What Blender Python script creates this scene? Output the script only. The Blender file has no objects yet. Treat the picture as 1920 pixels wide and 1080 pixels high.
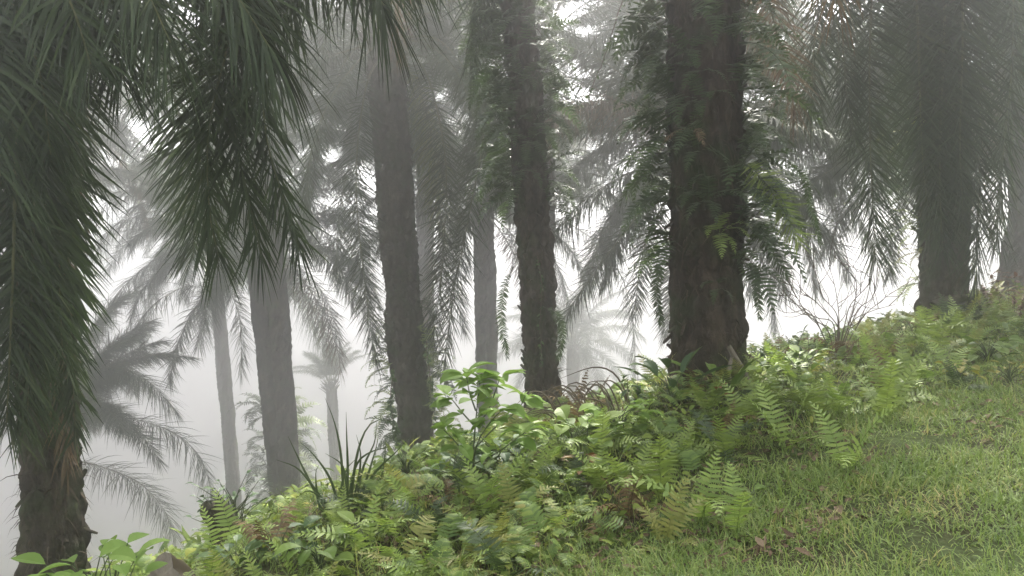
import bpy, math, random
import numpy as np
from mathutils import Matrix, Vector

R = math.radians
rng = np.random.default_rng(7)
random.seed(7)
sc = bpy.context.scene
COL = sc.collection

# ------------------------------------------------------------------ camera
F = 1478.0
PITCH, ROLL = R(3.3), R(3.5)
CAM = np.array([0.0, 0.0, 1.6])
fwd = np.array([0, math.cos(PITCH), -math.sin(PITCH)])
_r0 = np.array([1.0, 0, 0]); _u0 = np.array([0, math.sin(PITCH), math.cos(PITCH)])
rgt = _r0 * math.cos(ROLL) - _u0 * math.sin(ROLL)
upv = _u0 * math.cos(ROLL) + _r0 * math.sin(ROLL)
cd = bpy.data.cameras.new('camera'); cam = bpy.data.objects.new('camera', cd); COL.objects.link(cam)
cd.sensor_width = 36; cd.lens = 36 * F / 1920; cd.clip_start = 0.05; cd.clip_end = 1500
M = Matrix.Identity(4)
for i in range(3):
    M[i][0], M[i][1], M[i][2], M[i][3] = rgt[i], upv[i], -fwd[i], CAM[i]
cam.matrix_world = M
sc.camera = cam

def at(u, v, d):
    "the point at depth d (metres) seen at photo pixel u, v"
    return CAM + fwd * d + rgt * ((u - 960) / F * d) + upv * ((540 - v) / F * d)

# ------------------------------------------------------------------ numpy helpers
def nrm(a): return a / np.maximum(np.linalg.norm(a, axis=-1, keepdims=True), 1e-9)

def hash3(i, j, k):
    n = (i * 374761393 + j * 668265263 + k * 2147483647 + 1274126177) & 0xffffffff
    n = ((n ^ (n >> 13)) * 1274126177) & 0xffffffff
    return ((n ^ (n >> 16)) & 0xffff) / 65535.0

def vnoise(x, y, z=0.0):
    x, y, z = np.broadcast_arrays(np.asarray(x, float), np.asarray(y, float), np.asarray(z, float))
    i, j, k = [np.floor(a).astype(np.int64) for a in (x, y, z)]
    f = [a - np.floor(a) for a in (x, y, z)]
    f = [a * a * (3 - 2 * a) for a in f]
    r = 0
    for di in (0, 1):
        for dj in (0, 1):
            for dk in (0, 1):
                w = (f[0] if di else 1 - f[0]) * (f[1] if dj else 1 - f[1]) * (f[2] if dk else 1 - f[2])
                r = r + w * hash3(i + di, j + dj, k + dk)
    return r

def spline(pts, n):
    "Catmull-Rom through pts, n evenly spaced samples"
    P = np.asarray(pts, float)
    P = np.vstack([2 * P[0] - P[1], P, 2 * P[-1] - P[-2]])
    out = []
    for i in range(1, len(P) - 2):
        t = np.linspace(0, 1, 24, endpoint=False)[:, None]
        a, b, c, d = P[i - 1], P[i], P[i + 1], P[i + 2]
        out.append(0.5 * (2 * b + (c - a) * t + (2 * a - 5 * b + 4 * c - d) * t ** 2 + (3 * b - a - 3 * c + d) * t ** 3))
    Q = np.vstack(out + [P[-2][None]])
    s = np.concatenate([[0], np.cumsum(np.linalg.norm(np.diff(Q, axis=0), axis=1))])
    ss = np.linspace(0, s[-1], n)
    return np.stack([np.interp(ss, s, Q[:, k]) for k in range(3)], 1)

def ribbons(B, D, S, L, W, droop, prof, fold=0.0, curl=0.0):
    "n leaf blades at once: base, direction, side vector, length, half width, droop; prof = width along the blade"
    n, k = len(B), len(prof)
    c = 3 if fold else 2
    out = np.zeros((n, k, c, 3)); p = B.copy()
    L = np.broadcast_to(L, (n,)); W = np.broadcast_to(W, (n,)); droop = np.broadcast_to(droop, (n,))
    down = np.array([0, 0, -1.0])
    dprev = nrm(D)
    for j in range(k):
        t = j / (k - 1)
        d = nrm(nrm(D) + down * (droop * t)[:, None])
        if j: p = p + (dprev + d) * 0.5 * (L / (k - 1))[:, None]
        dprev = d
        s = nrm(S - d * np.sum(S * d, 1, keepdims=True))
        w = (W * prof[j])[:, None]
        if c == 2:
            out[:, j, 0] = p - s * w; out[:, j, 1] = p + s * w
        else:
            m = np.cross(s, d)
            m = m * np.where(m[:, 2:3] < 0, -1, 1)
            out[:, j, 0] = p - s * w * math.cos(fold) + m * w * math.sin(fold)
            out[:, j, 1] = p
            out[:, j, 2] = p + s * w * math.cos(fold) + m * w * math.sin(fold)
    V = out.reshape(-1, 3)
    base = (np.arange(n) * k * c)[:, None, None]
    jj = (np.arange(k - 1) * c)[None, :, None]
    cc = np.arange(c - 1)[None, None, :]
    a = (base + jj + cc).reshape(-1)
    return V, np.stack([a, a + 1, a + 1 + c, a + c], 1)

def tube(path, rad, sides=6, flat=1.0, flatdir=None):
    P = np.asarray(path, float); n = len(P)
    T = nrm(np.gradient(P, axis=0))
    ref = np.array([0, 0, 1.0]) if flatdir is None else np.asarray(flatdir, float)
    if flatdir is None and abs(T[0] @ ref) > .9: ref = np.array([1.0, 0, 0])
    V = np.zeros((n, sides, 3)); a = np.linspace(0, 2 * math.pi, sides, endpoint=False)
    rad = np.broadcast_to(rad, (n,))
    for i in range(n):
        s = nrm(np.cross(T[i], ref)); q = np.cross(s, T[i]); ref = q
        V[i] = P[i] + rad[i] * (np.cos(a)[:, None] * s + flat * np.sin(a)[:, None] * q)
    i = np.arange(n - 1)[:, None] * sides; j = np.arange(sides)[None, :]; j2 = (j + 1) % sides
    Fq = np.stack([i + j, i + j2, i + sides + j2, i + sides + j], -1).reshape(-1, 4)
    return V.reshape(-1, 3), Fq

class MB:
    "collects quads and triangles (as degenerate-free lists) and builds ONE mesh"
    def __init__(s): s.V, s.F, s.M, s.n = [], [], [], 0
    def add(s, VF, mat=0):
        V, Fq = VF
        s.V.append(V); s.F.append(Fq + s.n); s.M.append(np.full(len(Fq), mat)); s.n += len(V)
        return s
    def mesh(s, name, mats, smooth=False):
        V = np.vstack(s.V); Fq = np.vstack(s.F); Mi = np.concatenate(s.M)
        me = bpy.data.meshes.new(name)
        me.vertices.add(len(V)); me.vertices.foreach_set('co', V.astype(np.float32).ravel())
        me.loops.add(len(Fq) * 4); me.loops.foreach_set('vertex_index', Fq.astype(np.int32).ravel())
        me.polygons.add(len(Fq))
        me.polygons.foreach_set('loop_start', (np.arange(len(Fq)) * 4).astype(np.int32))
        me.polygons.foreach_set('loop_total', np.full(len(Fq), 4, np.int32))
        for m in mats: me.materials.append(m)
        me.polygons.foreach_set('material_index', Mi.astype(np.int32))
        me.polygons.foreach_set('use_smooth', np.full(len(Fq), smooth))
        me.update(calc_edges=True)
        return me
    def build(s, name, mats, parent=None, smooth=False):
        return link(name, s.mesh(name, mats, smooth), parent)

def link(name, me, parent=None, mw=None):
    o = bpy.data.objects.new(name, me); COL.objects.link(o)
    if parent is not None: o.parent = parent
    if mw is not None: o.matrix_local = mw
    return o

def tag(o, label=None, cat=None, group=None, kind=None):
    if label: o['label'] = label
    if cat: o['category'] = cat
    if group: o['group'] = group
    if kind: o['kind'] = kind
    return o

def thing(name, label, cat, loc, group=None):
    o = bpy.data.objects.new(name, None); COL.objects.link(o)
    o.location = tuple(loc); o.empty_display_size = 0.2
    return tag(o, label, cat, group)

# ------------------------------------------------------------------ materials
def new_mat(name):
    m = bpy.data.materials.new(name); m.use_nodes = True
    nt = m.node_tree; nt.nodes.clear()
    out = nt.nodes.new('ShaderNodeOutputMaterial')
    return m, nt, out

def ramp(nt, stops):
    r = nt.nodes.new('ShaderNodeValToRGB')
    el = r.color_ramp.elements
    while len(el) < len(stops): el.new(0.5)
    for e, (p, c) in zip(el, stops):
        e.position = p; e.color = (c[0], c[1], c[2], 1)
    return r

def leaf_mat(name, stops, trans=0.3, rough=0.5, spec=0.4, tcol=(1.1, 1.15, 0.8)):
    m, nt, out = new_mat(name)
    g = nt.nodes.new('ShaderNodeNewGeometry')
    oi = nt.nodes.new('ShaderNodeObjectInfo')
    tc = nt.nodes.new('ShaderNodeNewGeometry')
    nz = nt.nodes.new('ShaderNodeTexNoise'); nz.inputs['Scale'].default_value = 1.7; nz.inputs['Detail'].default_value = 3
    nt.links.new(tc.outputs['Position'], nz.inputs['Vector'])
    mx = nt.nodes.new('ShaderNodeMath'); mx.operation = 'MULTIPLY_ADD'
    nt.links.new(g.outputs['Random Per Island'], mx.inputs[0]); mx.inputs[1].default_value = 0.62
    mm = nt.nodes.new('ShaderNodeMath'); mm.operation = 'MULTIPLY_ADD'
    nt.links.new(nz.outputs['Fac'], mm.inputs[0]); mm.inputs[1].default_value = 0.9; mm.inputs[2].default_value = -0.26
    nt.links.new(mm.outputs[0], mx.inputs[2])
    rp = ramp(nt, stops); nt.links.new(mx.outputs[0], rp.inputs['Fac'])
    b = nt.nodes.new('ShaderNodeBsdfPrincipled')
    nt.links.new(rp.outputs['Color'], b.inputs['Base Color'])
    b.inputs['Roughness'].default_value = rough; b.inputs['Specular IOR Level'].default_value = spec
    if trans > 0:
        t = nt.nodes.new('ShaderNodeBsdfTranslucent')
        mu = nt.nodes.new('ShaderNodeMix'); mu.data_type = 'RGBA'; mu.blend_type = 'MULTIPLY'; mu.inputs[0].default_value = 1
        nt.links.new(rp.outputs['Color'], mu.inputs[6]); mu.inputs[7].default_value = (*tcol, 1)
        nt.links.new(mu.outputs[2], t.inputs['Color'])
        ms = nt.nodes.new('ShaderNodeMixShader'); ms.inputs[0].default_value = trans
        nt.links.new(b.outputs[0], ms.inputs[1]); nt.links.new(t.outputs[0], ms.inputs[2])
        nt.links.new(ms.outputs[0], out.inputs['Surface'])
    else:
        nt.links.new(b.outputs[0], out.inputs['Surface'])
    return m

def bark_mat(name, stops, scale=6.0, zs=0.4, bump=0.6, moss=None):
    m, nt, out = new_mat(name)
    tc = nt.nodes.new('ShaderNodeTexCoord')
    mp = nt.nodes.new('ShaderNodeMapping'); mp.inputs['Scale'].default_value = (1, 1, zs)
    nt.links.new(tc.outputs['Object'], mp.inputs['Vector'])
    n1 = nt.nodes.new('ShaderNodeTexNoise'); n1.inputs['Scale'].default_value = scale; n1.inputs['Detail'].default_value = 8; n1.inputs['Roughness'].default_value = .7
    nt.links.new(mp.outputs[0], n1.inputs['Vector'])
    n2 = nt.nodes.new('ShaderNodeTexNoise'); n2.inputs['Scale'].default_value = scale * 6; n2.inputs['Detail'].default_value = 6
    nt.links.new(mp.outputs[0], n2.inputs['Vector'])
    rp = ramp(nt, stops); nt.links.new(n1.outputs['Fac'], rp.inputs['Fac'])
    col = rp.outputs['Color']
    if moss:
        n3 = nt.nodes.new('ShaderNodeTexNoise'); n3.inputs['Scale'].default_value = 2.3; n3.inputs['Detail'].default_value = 6
        nt.links.new(tc.outputs['Object'], n3.inputs['Vector'])
        r3 = ramp(nt, [(0.48, (0, 0, 0)), (0.66, (1, 1, 1))]); nt.links.new(n3.outputs['Fac'], r3.inputs['Fac'])
        mu = nt.nodes.new('ShaderNodeMix'); mu.data_type = 'RGBA'
        nt.links.new(r3.outputs['Color'], mu.inputs[0]); nt.links.new(col, mu.inputs[6]); mu.inputs[7].default_value = (*moss, 1)
        col = mu.outputs[2]
    b = nt.nodes.new('ShaderNodeBsdfPrincipled'); b.inputs['Roughness'].default_value = .95; b.inputs['Specular IOR Level'].default_value = .15
    nt.links.new(col, b.inputs['Base Color'])
    ad = nt.nodes.new('ShaderNodeMath'); ad.operation = 'MULTIPLY_ADD'; nt.links.new(n2.outputs['Fac'], ad.inputs[0]); ad.inputs[1].default_value = .5
    nt.links.new(n1.outputs['Fac'], ad.inputs[2])
    bp = nt.nodes.new('ShaderNodeBump'); bp.inputs['Strength'].default_value = bump; bp.inputs['Distance'].default_value = .05
    nt.links.new(ad.outputs[0], bp.inputs['Height']); nt.links.new(bp.outputs[0], b.inputs['Normal'])
    nt.links.new(b.outputs[0], out.inputs['Surface'])
    return m

MT = {}
MT['palm'] = leaf_mat('palm_leaflet', [(0.1, (.020, .034, .015)), (.5, (.030, .050, .020)), (.85, (.046, .070, .026)), (1, (.085, .10, .04))], .2, .6, .2)
MT['palm_dead'] = leaf_mat('withered_palm_leaflet', [(0.1, (.07, .05, .03)), (.6, (.12, .085, .05)), (1, (.17, .13, .07))], .2, .8, .2, (1.1, 1, .8))
MT['palm_backlit'] = leaf_mat('yellowish_palm_leaflet', [(0.1, (.06, .085, .02)), (.6, (.11, .13, .03)), (1, (.17, .17, .05))], .4, .5, .4)  # yellow-green of light through the fronds, put into the leaf colour
MT['rachis'] = bark_mat('palm_rachis', [(.3, (.06, .07, .03)), (.7, (.12, .12, .06))], 8, .5, .2)
MT['bark'] = bark_mat('palm_bark', [(.3, (.012, .010, .008)), (.5, (.05, .040, .031)), (.62, (.09, .075, .058)), (.75, (.17, .145, .115))], 5, .5, 1.0, (.035, .05, .018))
MT['bark_fibre'] = bark_mat('fibrous_palm_bark', [(.3, (.009, .007, .005)), (.5, (.036, .026, .019)), (.62, (.075, .056, .042)), (.75, (.16, .13, .10))], 6, .25, 1.0, (.03, .042, .016))
MT['wood'] = bark_mat('weathered_wood', [(.3, (.10, .085, .065)), (.7, (.24, .21, .17))], 9, .15, .4)
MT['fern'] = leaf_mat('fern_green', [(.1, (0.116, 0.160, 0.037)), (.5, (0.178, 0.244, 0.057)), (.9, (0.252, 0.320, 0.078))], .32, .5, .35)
MT['fern_bright'] = leaf_mat('fern_light_green', [(.1, (0.145, 0.218, 0.052)), (.5, (0.226, 0.315, 0.074)), (.9, (0.304, 0.387, 0.103))], .38, .5, .35)
MT['fern_yellow'] = leaf_mat('fern_yellowing', [(.1, (.15, .17, .04)), (.5, (.21, .225, .06)), (.9, (.27, .26, .08))], .35, .55, .3)
MT['fern_brown'] = leaf_mat('fern_withered', [(.1, (.075, .045, .026)), (.5, (.13, .085, .045)), (.9, (.20, .15, .075))], .2, .8, .15, (1, .9, .7))
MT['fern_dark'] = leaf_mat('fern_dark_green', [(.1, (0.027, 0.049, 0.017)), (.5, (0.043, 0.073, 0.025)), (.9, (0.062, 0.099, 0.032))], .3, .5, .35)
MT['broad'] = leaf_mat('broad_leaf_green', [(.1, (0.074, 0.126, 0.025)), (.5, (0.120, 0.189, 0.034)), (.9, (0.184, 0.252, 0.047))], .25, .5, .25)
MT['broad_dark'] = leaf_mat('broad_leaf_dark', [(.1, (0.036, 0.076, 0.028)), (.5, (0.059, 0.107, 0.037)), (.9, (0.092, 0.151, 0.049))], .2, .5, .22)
MT['broad_bright'] = leaf_mat('broad_leaf_lime', [(.1, (0.120, 0.199, 0.039)), (.5, (0.170, 0.275, 0.058)), (.9, (0.240, 0.342, 0.091))], .4, .6, .15)
MT['yellow'] = leaf_mat('yellow_leaf', [(.1, (0.144, 0.158, 0.022)), (.5, (0.230, 0.216, 0.029)), (.9, (0.288, 0.259, 0.043))], .35, .5, .4)
MT['orange'] = leaf_mat('orange_leaf', [(.1, (0.176, 0.068, 0.025)), (.5, (0.219, 0.117, 0.044)), (.9, (0.228, 0.166, 0.058))], .3, .55, .3)
MT['grass'] = leaf_mat('grass_blade', [(.05, (0.098, 0.162, 0.040)), (.4, (0.167, 0.245, 0.061)), (.72, (0.255, 0.322, 0.087)), (.9, (0.433, 0.356, 0.160)), (1, (0.591, 0.441, 0.238))], .3, .5, .35)
MT['blade'] = leaf_mat('tall_grass_blade', [(.1, (.035, .06, .022)), (.5, (.06, .095, .03)), (.9, (.10, .14, .045))], .25, .45, .4)
MT['dry'] = leaf_mat('dry_stem', [(.1, (.045, .035, .025)), (.5, (.09, .07, .05)), (.9, (.17, .14, .10))], 0, .8, .2)
MT['litter'] = leaf_mat('dead_leaf_litter', [(.1, (.05, .03, .02)), (.5, (.11, .07, .045)), (.9, (.20, .15, .10))], .1, .85, .15)
MT['mix'] = leaf_mat('low_leaf_mix', [(.05, (0.058, 0.089, 0.022)), (.35, (0.114, 0.163, 0.037)), (.65, (0.177, 0.228, 0.048)), (.85, (0.249, 0.281, 0.061)), (1, (0.353, 0.281, 0.072))], .28, .7, .1)
MT['spray'] = leaf_mat('fern_spray_mix', [(.05, (0.055, 0.096, 0.025)), (.35, (0.100, 0.161, 0.041)), (.65, (0.151, 0.226, 0.051)), (.85, (0.213, 0.268, 0.061)), (1, (0.275, 0.182, 0.071))], .35, .55, .25)
MT['fibre'] = leaf_mat('palm_fibre', [(.1, (.022, .016, .011)), (.5, (.05, .038, .026)), (.9, (.10, .08, .055))], 0, .9, .1)
MT['red'] = leaf_mat('reddish_leaf', [(.1, (.10, .04, .035)), (.5, (.16, .08, .055)), (.9, (.14, .13, .06))], .25, .6, .3)
MT['stem'] = leaf_mat('green_stem', [(.1, (.03, .05, .02)), (.9, (.07, .09, .035))], 0, .6, .3)

def ground_mat():
    m, nt, out = new_mat('soil_and_moss')
    g = nt.nodes.new('ShaderNodeNewGeometry')
    n1 = nt.nodes.new('ShaderNodeTexNoise'); n1.inputs['Scale'].default_value = 1.3; n1.inputs['Detail'].default_value = 9
    n2 = nt.nodes.new('ShaderNodeTexNoise'); n2.inputs['Scale'].default_value = 22; n2.inputs['Detail'].default_value = 6
    for n in (n1, n2): nt.links.new(g.outputs['Position'], n.inputs['Vector'])
    r1 = ramp(nt, [(.35, (.045, .035, .022)), (.55, (.05, .065, .025)), (.75, (.07, .10, .035))]); nt.links.new(n1.outputs['Fac'], r1.inputs['Fac'])
    r2 = ramp(nt, [(.3, (.55, .5, .45)), (.7, (1.2, 1.2, 1.15))]); nt.links.new(n2.outputs['Fac'], r2.inputs['Fac'])
    mu = nt.nodes.new('ShaderNodeMix'); mu.data_type = 'RGBA'; mu.blend_type = 'MULTIPLY'; mu.inputs[0].default_value = 1
    nt.links.new(r1.outputs['Color'], mu.inputs[6]); nt.links.new(r2.outputs['Color'], mu.inputs[7])
    b = nt.nodes.new('ShaderNodeBsdfPrincipled'); b.inputs['Roughness'].default_value = 1; b.inputs['Specular IOR Level'].default_value = .1
    nt.links.new(mu.outputs[2], b.inputs['Base Color'])
    bp = nt.nodes.new('ShaderNodeBump'); bp.inputs['Strength'].default_value = .8; bp.inputs['Distance'].default_value = .04
    nt.links.new(n2.outputs['Fac'], bp.inputs['Height']); nt.links.new(bp.outputs[0], b.inputs['Normal'])
    nt.links.new(b.outputs[0], out.inputs['Surface'])
    return m

def gravel_mat():
    m, nt, out = new_mat('gravel')
    g = nt.nodes.new('ShaderNodeNewGeometry')
    v = nt.nodes.new('ShaderNodeTexVoronoi'); v.inputs['Scale'].default_value = 38
    n2 = nt.nodes.new('ShaderNodeTexNoise'); n2.inputs['Scale'].default_value = 3; n2.inputs['Detail'].default_value = 8
    nt.links.new(g.outputs['Position'], v.inputs['Vector']); nt.links.new(g.outputs['Position'], n2.inputs['Vector'])
    hs = nt.nodes.new('ShaderNodeSeparateColor'); nt.links.new(v.outputs['Color'], hs.inputs[0])
    r1 = ramp(nt, [(.0, (.12, .11, .10)), (.5, (.22, .205, .185)), (1, (.36, .34, .31))]); nt.links.new(hs.outputs[0], r1.inputs['Fac'])
    r2 = ramp(nt, [(.35, (.6, .55, .5)), (.7, (1, 1, 1))]); nt.links.new(n2.outputs['Fac'], r2.inputs['Fac'])
    mu = nt.nodes.new('ShaderNodeMix'); mu.data_type = 'RGBA'; mu.blend_type = 'MULTIPLY'; mu.inputs[0].default_value = 1
    nt.links.new(r1.outputs['Color'], mu.inputs[6]); nt.links.new(r2.outputs['Color'], mu.inputs[7])
    b = nt.nodes.new('ShaderNodeBsdfPrincipled'); b.inputs['Roughness'].default_value = .95
    nt.links.new(mu.outputs[2], b.inputs['Base Color'])
    bp = nt.nodes.new('ShaderNodeBump'); bp.inputs['Strength'].default_value = 1; bp.inputs['Distance'].default_value = .015; bp.invert = True
    nt.links.new(v.outputs['Distance'], bp.inputs['Height']); nt.links.new(bp.outputs[0], b.inputs['Normal'])
    nt.links.new(b.outputs[0], out.inputs['Surface'])
    return m

# ------------------------------------------------------------------ terrain
E0 = np.array([-2.1, 4.7]); EU = np.array([0.747, 0.664]); EU = EU / np.linalg.norm(EU); EN = np.array([-EU[1], EU[0]])
SLOPE = 0.36
def to_as(x, y):
    dx, dy = np.asarray(x) - E0[0], np.asarray(y) - E0[1]
    return dx * EU[0] + dy * EU[1], dx * EN[0] + dy * EN[1]
def to_xy(a, s): return E0[0] + a * EU[0] + s * EN[0], E0[1] + a * EU[1] + s * EN[1]
def gz(x, y):
    a, s = to_as(x, y)
    sp = 0.5 * np.log1p(np.exp(np.clip((s - 0.35) / 0.5, -40, 40)))
    sp = SLOPE * sp + 0.45 * np.log1p(np.exp(np.clip(s - 6.0, -40, 300)))
    z = -52 * np.tanh(sp / 52)
    z = z - .085 * np.clip(4.2 - a, 0, 9) * np.clip((s + 3.2) / 2.2, 0, 1)
    z = z + 0.12 * (vnoise(a * .5, s * .5) - .5) * np.clip((s + 3) / 3, 0, 1.5)
    z = z + 0.05 * (vnoise(a * 2 + 40, s * 2) - .5) * np.clip((s + 4.2) / 2, 0, 1)
    z = z + 9.5 * (1 - np.exp(-np.clip(-s - 10.0, 0, 99) * .085))  # unseen rise behind the camera, added to block low sky light
    return z - 0.02
def ground_hit(u, v):
    r = at(u, v, 1.0) - CAM
    d = np.linspace(2.2, 40, 6000)
    P = CAM + r * d[:, None]
    below = P[:, 2] < gz(P[:, 0], P[:, 1])
    i = int(np.argmax(below)) if below.any() else 3000
    p = P[i].copy(); p[2] = gz(p[0], p[1])
    return p

def grid_mesh(av, sv, zoff, mat, name):
    A, S = np.meshgrid(av, sv, indexing='ij'); x, y = to_xy(A, S)
    z = gz(x, y) + zoff
    V = np.stack([x, y, z], -1).reshape(-1, 3)
    n, m = A.shape
    i = np.arange(n - 1)[:, None] * m; j = np.arange(m - 1)[None]
    Fq = np.stack([i + j, i + m + j, i + m + j + 1, i + j + 1], -1).reshape(-1, 4)
    return MB().add((V, Fq)).build(name, [mat], smooth=True)

av = np.unique(np.concatenate([np.linspace(-90, -10, 40), np.linspace(-10, 22, 160), np.linspace(22, 110, 44)]))
sv = np.unique(np.concatenate([np.linspace(-70, -6, 24), np.linspace(-6, 8, 90), np.linspace(8, 110, 70)]))
tag(grid_mesh(av, sv, 0, ground_mat(), 'ground'), kind='structure')
tag(grid_mesh(np.linspace(-60, 80, 240), np.linspace(-9.5, -3.98, 24), .006, gravel_mat(), 'road'), kind='structure')

# ------------------------------------------------------------------ palm fronds
def frond_arrays(path, pairs=95, leaf=.72, w=.023, droop=1.1, seed=1, bare=.14, rr=.034, twist=0.0, plume=26, S0=None, k=4, fill=1.0):
    rg = np.random.default_rng(seed)
    n = 40; pairs = int(pairs * 1.9); droop = droop * .45; w = w * .54
    P = spline(path, n) if len(path) != n else np.asarray(path)
    T = nrm(np.gradient(P, axis=0))
    Ltot = np.linalg.norm(np.diff(P, axis=0), axis=1).sum()
    s = np.cross(T[0], [0, 0, 1.0]) if S0 is None else np.asarray(S0, float)
    if np.linalg.norm(s) < .05: s = np.array([1.0, 0, 0])
    Ss = np.zeros_like(P)
    for i in range(n):
        s = nrm(s - T[i] * (s @ T[i])); Ss[i] = s
    Ns = np.cross(Ss, T)
    tw = twist * np.linspace(0, 1, n) ** 1.3
    S2 = Ss * np.cos(tw)[:, None] + Ns * np.sin(tw)[:, None]
    Ns = np.cross(S2, T); Ss = S2
    tt = bare + (1 - bare) * (np.repeat(np.arange(pairs), 2) + rg.uniform(-.35, .35, pairs * 2)) / pairs
    tt = np.clip(tt, bare, .998)
    side = np.tile([1.0, -1.0], pairs)
    if fill < 1:
        keep = rg.random(len(tt)) < fill; tt, side = tt[keep], side[keep]
    idx = tt * (n - 1); ix = np.clip(idx.astype(int), 0, n - 2); fr = (idx - ix)[:, None]
    lerp = lambda A: A[ix] * (1 - fr) + A[ix + 1] * fr
    B, t3, s3, n3 = lerp(P), nrm(lerp(T)), nrm(lerp(Ss)), nrm(lerp(Ns))
    a = np.interp(tt, [bare, .4, .8, 1], [R(72), R(62), R(50), R(26)]) + rg.normal(0, .15, len(tt))
    b = R(plume) * rg.normal(0, 1, len(tt)) - R(10)
    D = t3 * np.cos(a)[:, None] + (s3 * (side * np.cos(b))[:, None] + n3 * np.sin(b)[:, None]) * np.sin(a)[:, None]
    L = leaf * np.interp(tt, [bare, .25, .55, .85, 1], [.45, .95, 1, .9, .68]) * rg.uniform(.72, 1.15, len(tt))
    W = w * np.interp(tt, [bare, .3, .8, 1], [.7, 1, .9, .6]) * rg.uniform(.8, 1.15, len(tt))
    S = nrm(t3 + n3 * rg.normal(0, .45, len(tt))[:, None])
    dr = droop * rg.uniform(.3, 1.8, len(tt))
    prof = [.6, 1, .9, .55, .06] if k == 4 else [.55, .95, 1, .8, .5, .05]
    lv = ribbons(B, D, S, L, W, dr, prof)
    rad = rr * np.interp(np.linspace(0, 1, n), [0, .06, .2, 1], [2.0, 1.25, .85, .12])
    rv = tube(P, rad, 6, .6)
    return lv, rv

FROND_CACHE = {}
AGES = [(80, 35), (68, 5), (58, -25), (45, -50), (30, -68), (12, -78), (-10, -84), (-38, -88)]
def proto_frond(age, seed, mat='palm'):
    key = (age, seed, mat)
    if key not in FROND_CACHE:
        e0, e1 = AGES[age]
        rg = np.random.default_rng(seed * 31 + age)
        e0 += rg.uniform(-5, 5); e1 += rg.uniform(-4, 4)
        n = 40; t = np.linspace(0, 1, n); Lf = rg.uniform(4.3, 5.0)
        el = np.radians(e0 + (e1 - e0) * np.clip((t - .05) / .95, 0, 1) ** 1.15)
        sway = rg.uniform(-.25, .25) * t ** 2
        d = np.stack([np.cos(el) * np.cos(sway), np.cos(el) * np.sin(sway), np.sin(el)], 1)
        P = np.vstack([[0, 0, 0], np.cumsum(d[:-1] * Lf / (n - 1), axis=0)])
        dead = mat == 'palm_dead'
        lv, rv = frond_arrays(P, 120 if not dead else 80, .80, .024, .85 if not dead else 1.9, seed * 7 + age, twist=rg.uniform(-.9, .9) * (age > 3), fill=1 if not dead else .8)
        me1 = MB().add(lv).mesh('frond', [MT[mat]])
        me2 = MB().add(rv).mesh('rachis', [MT['rachis']], True)
        mw = MB().add(lv).add(rv, 1).mesh('frond', [MT[mat], MT['rachis']])
        FROND_CACHE[key] = (me1, me2, mw)
    return FROND_CACHE[key]

def frame_z(az, tilt=0.0, roll=0.0, loc=(0, 0, 0), s=1.0):
    return Matrix.Translation(Vector(loc)) @ Matrix.Rotation(az, 4, 'Z') @ Matrix.Rotation(tilt, 4, 'Y') @ Matrix.Rotation(roll, 4, 'X') @ Matrix.Scale(s, 4)

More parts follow.
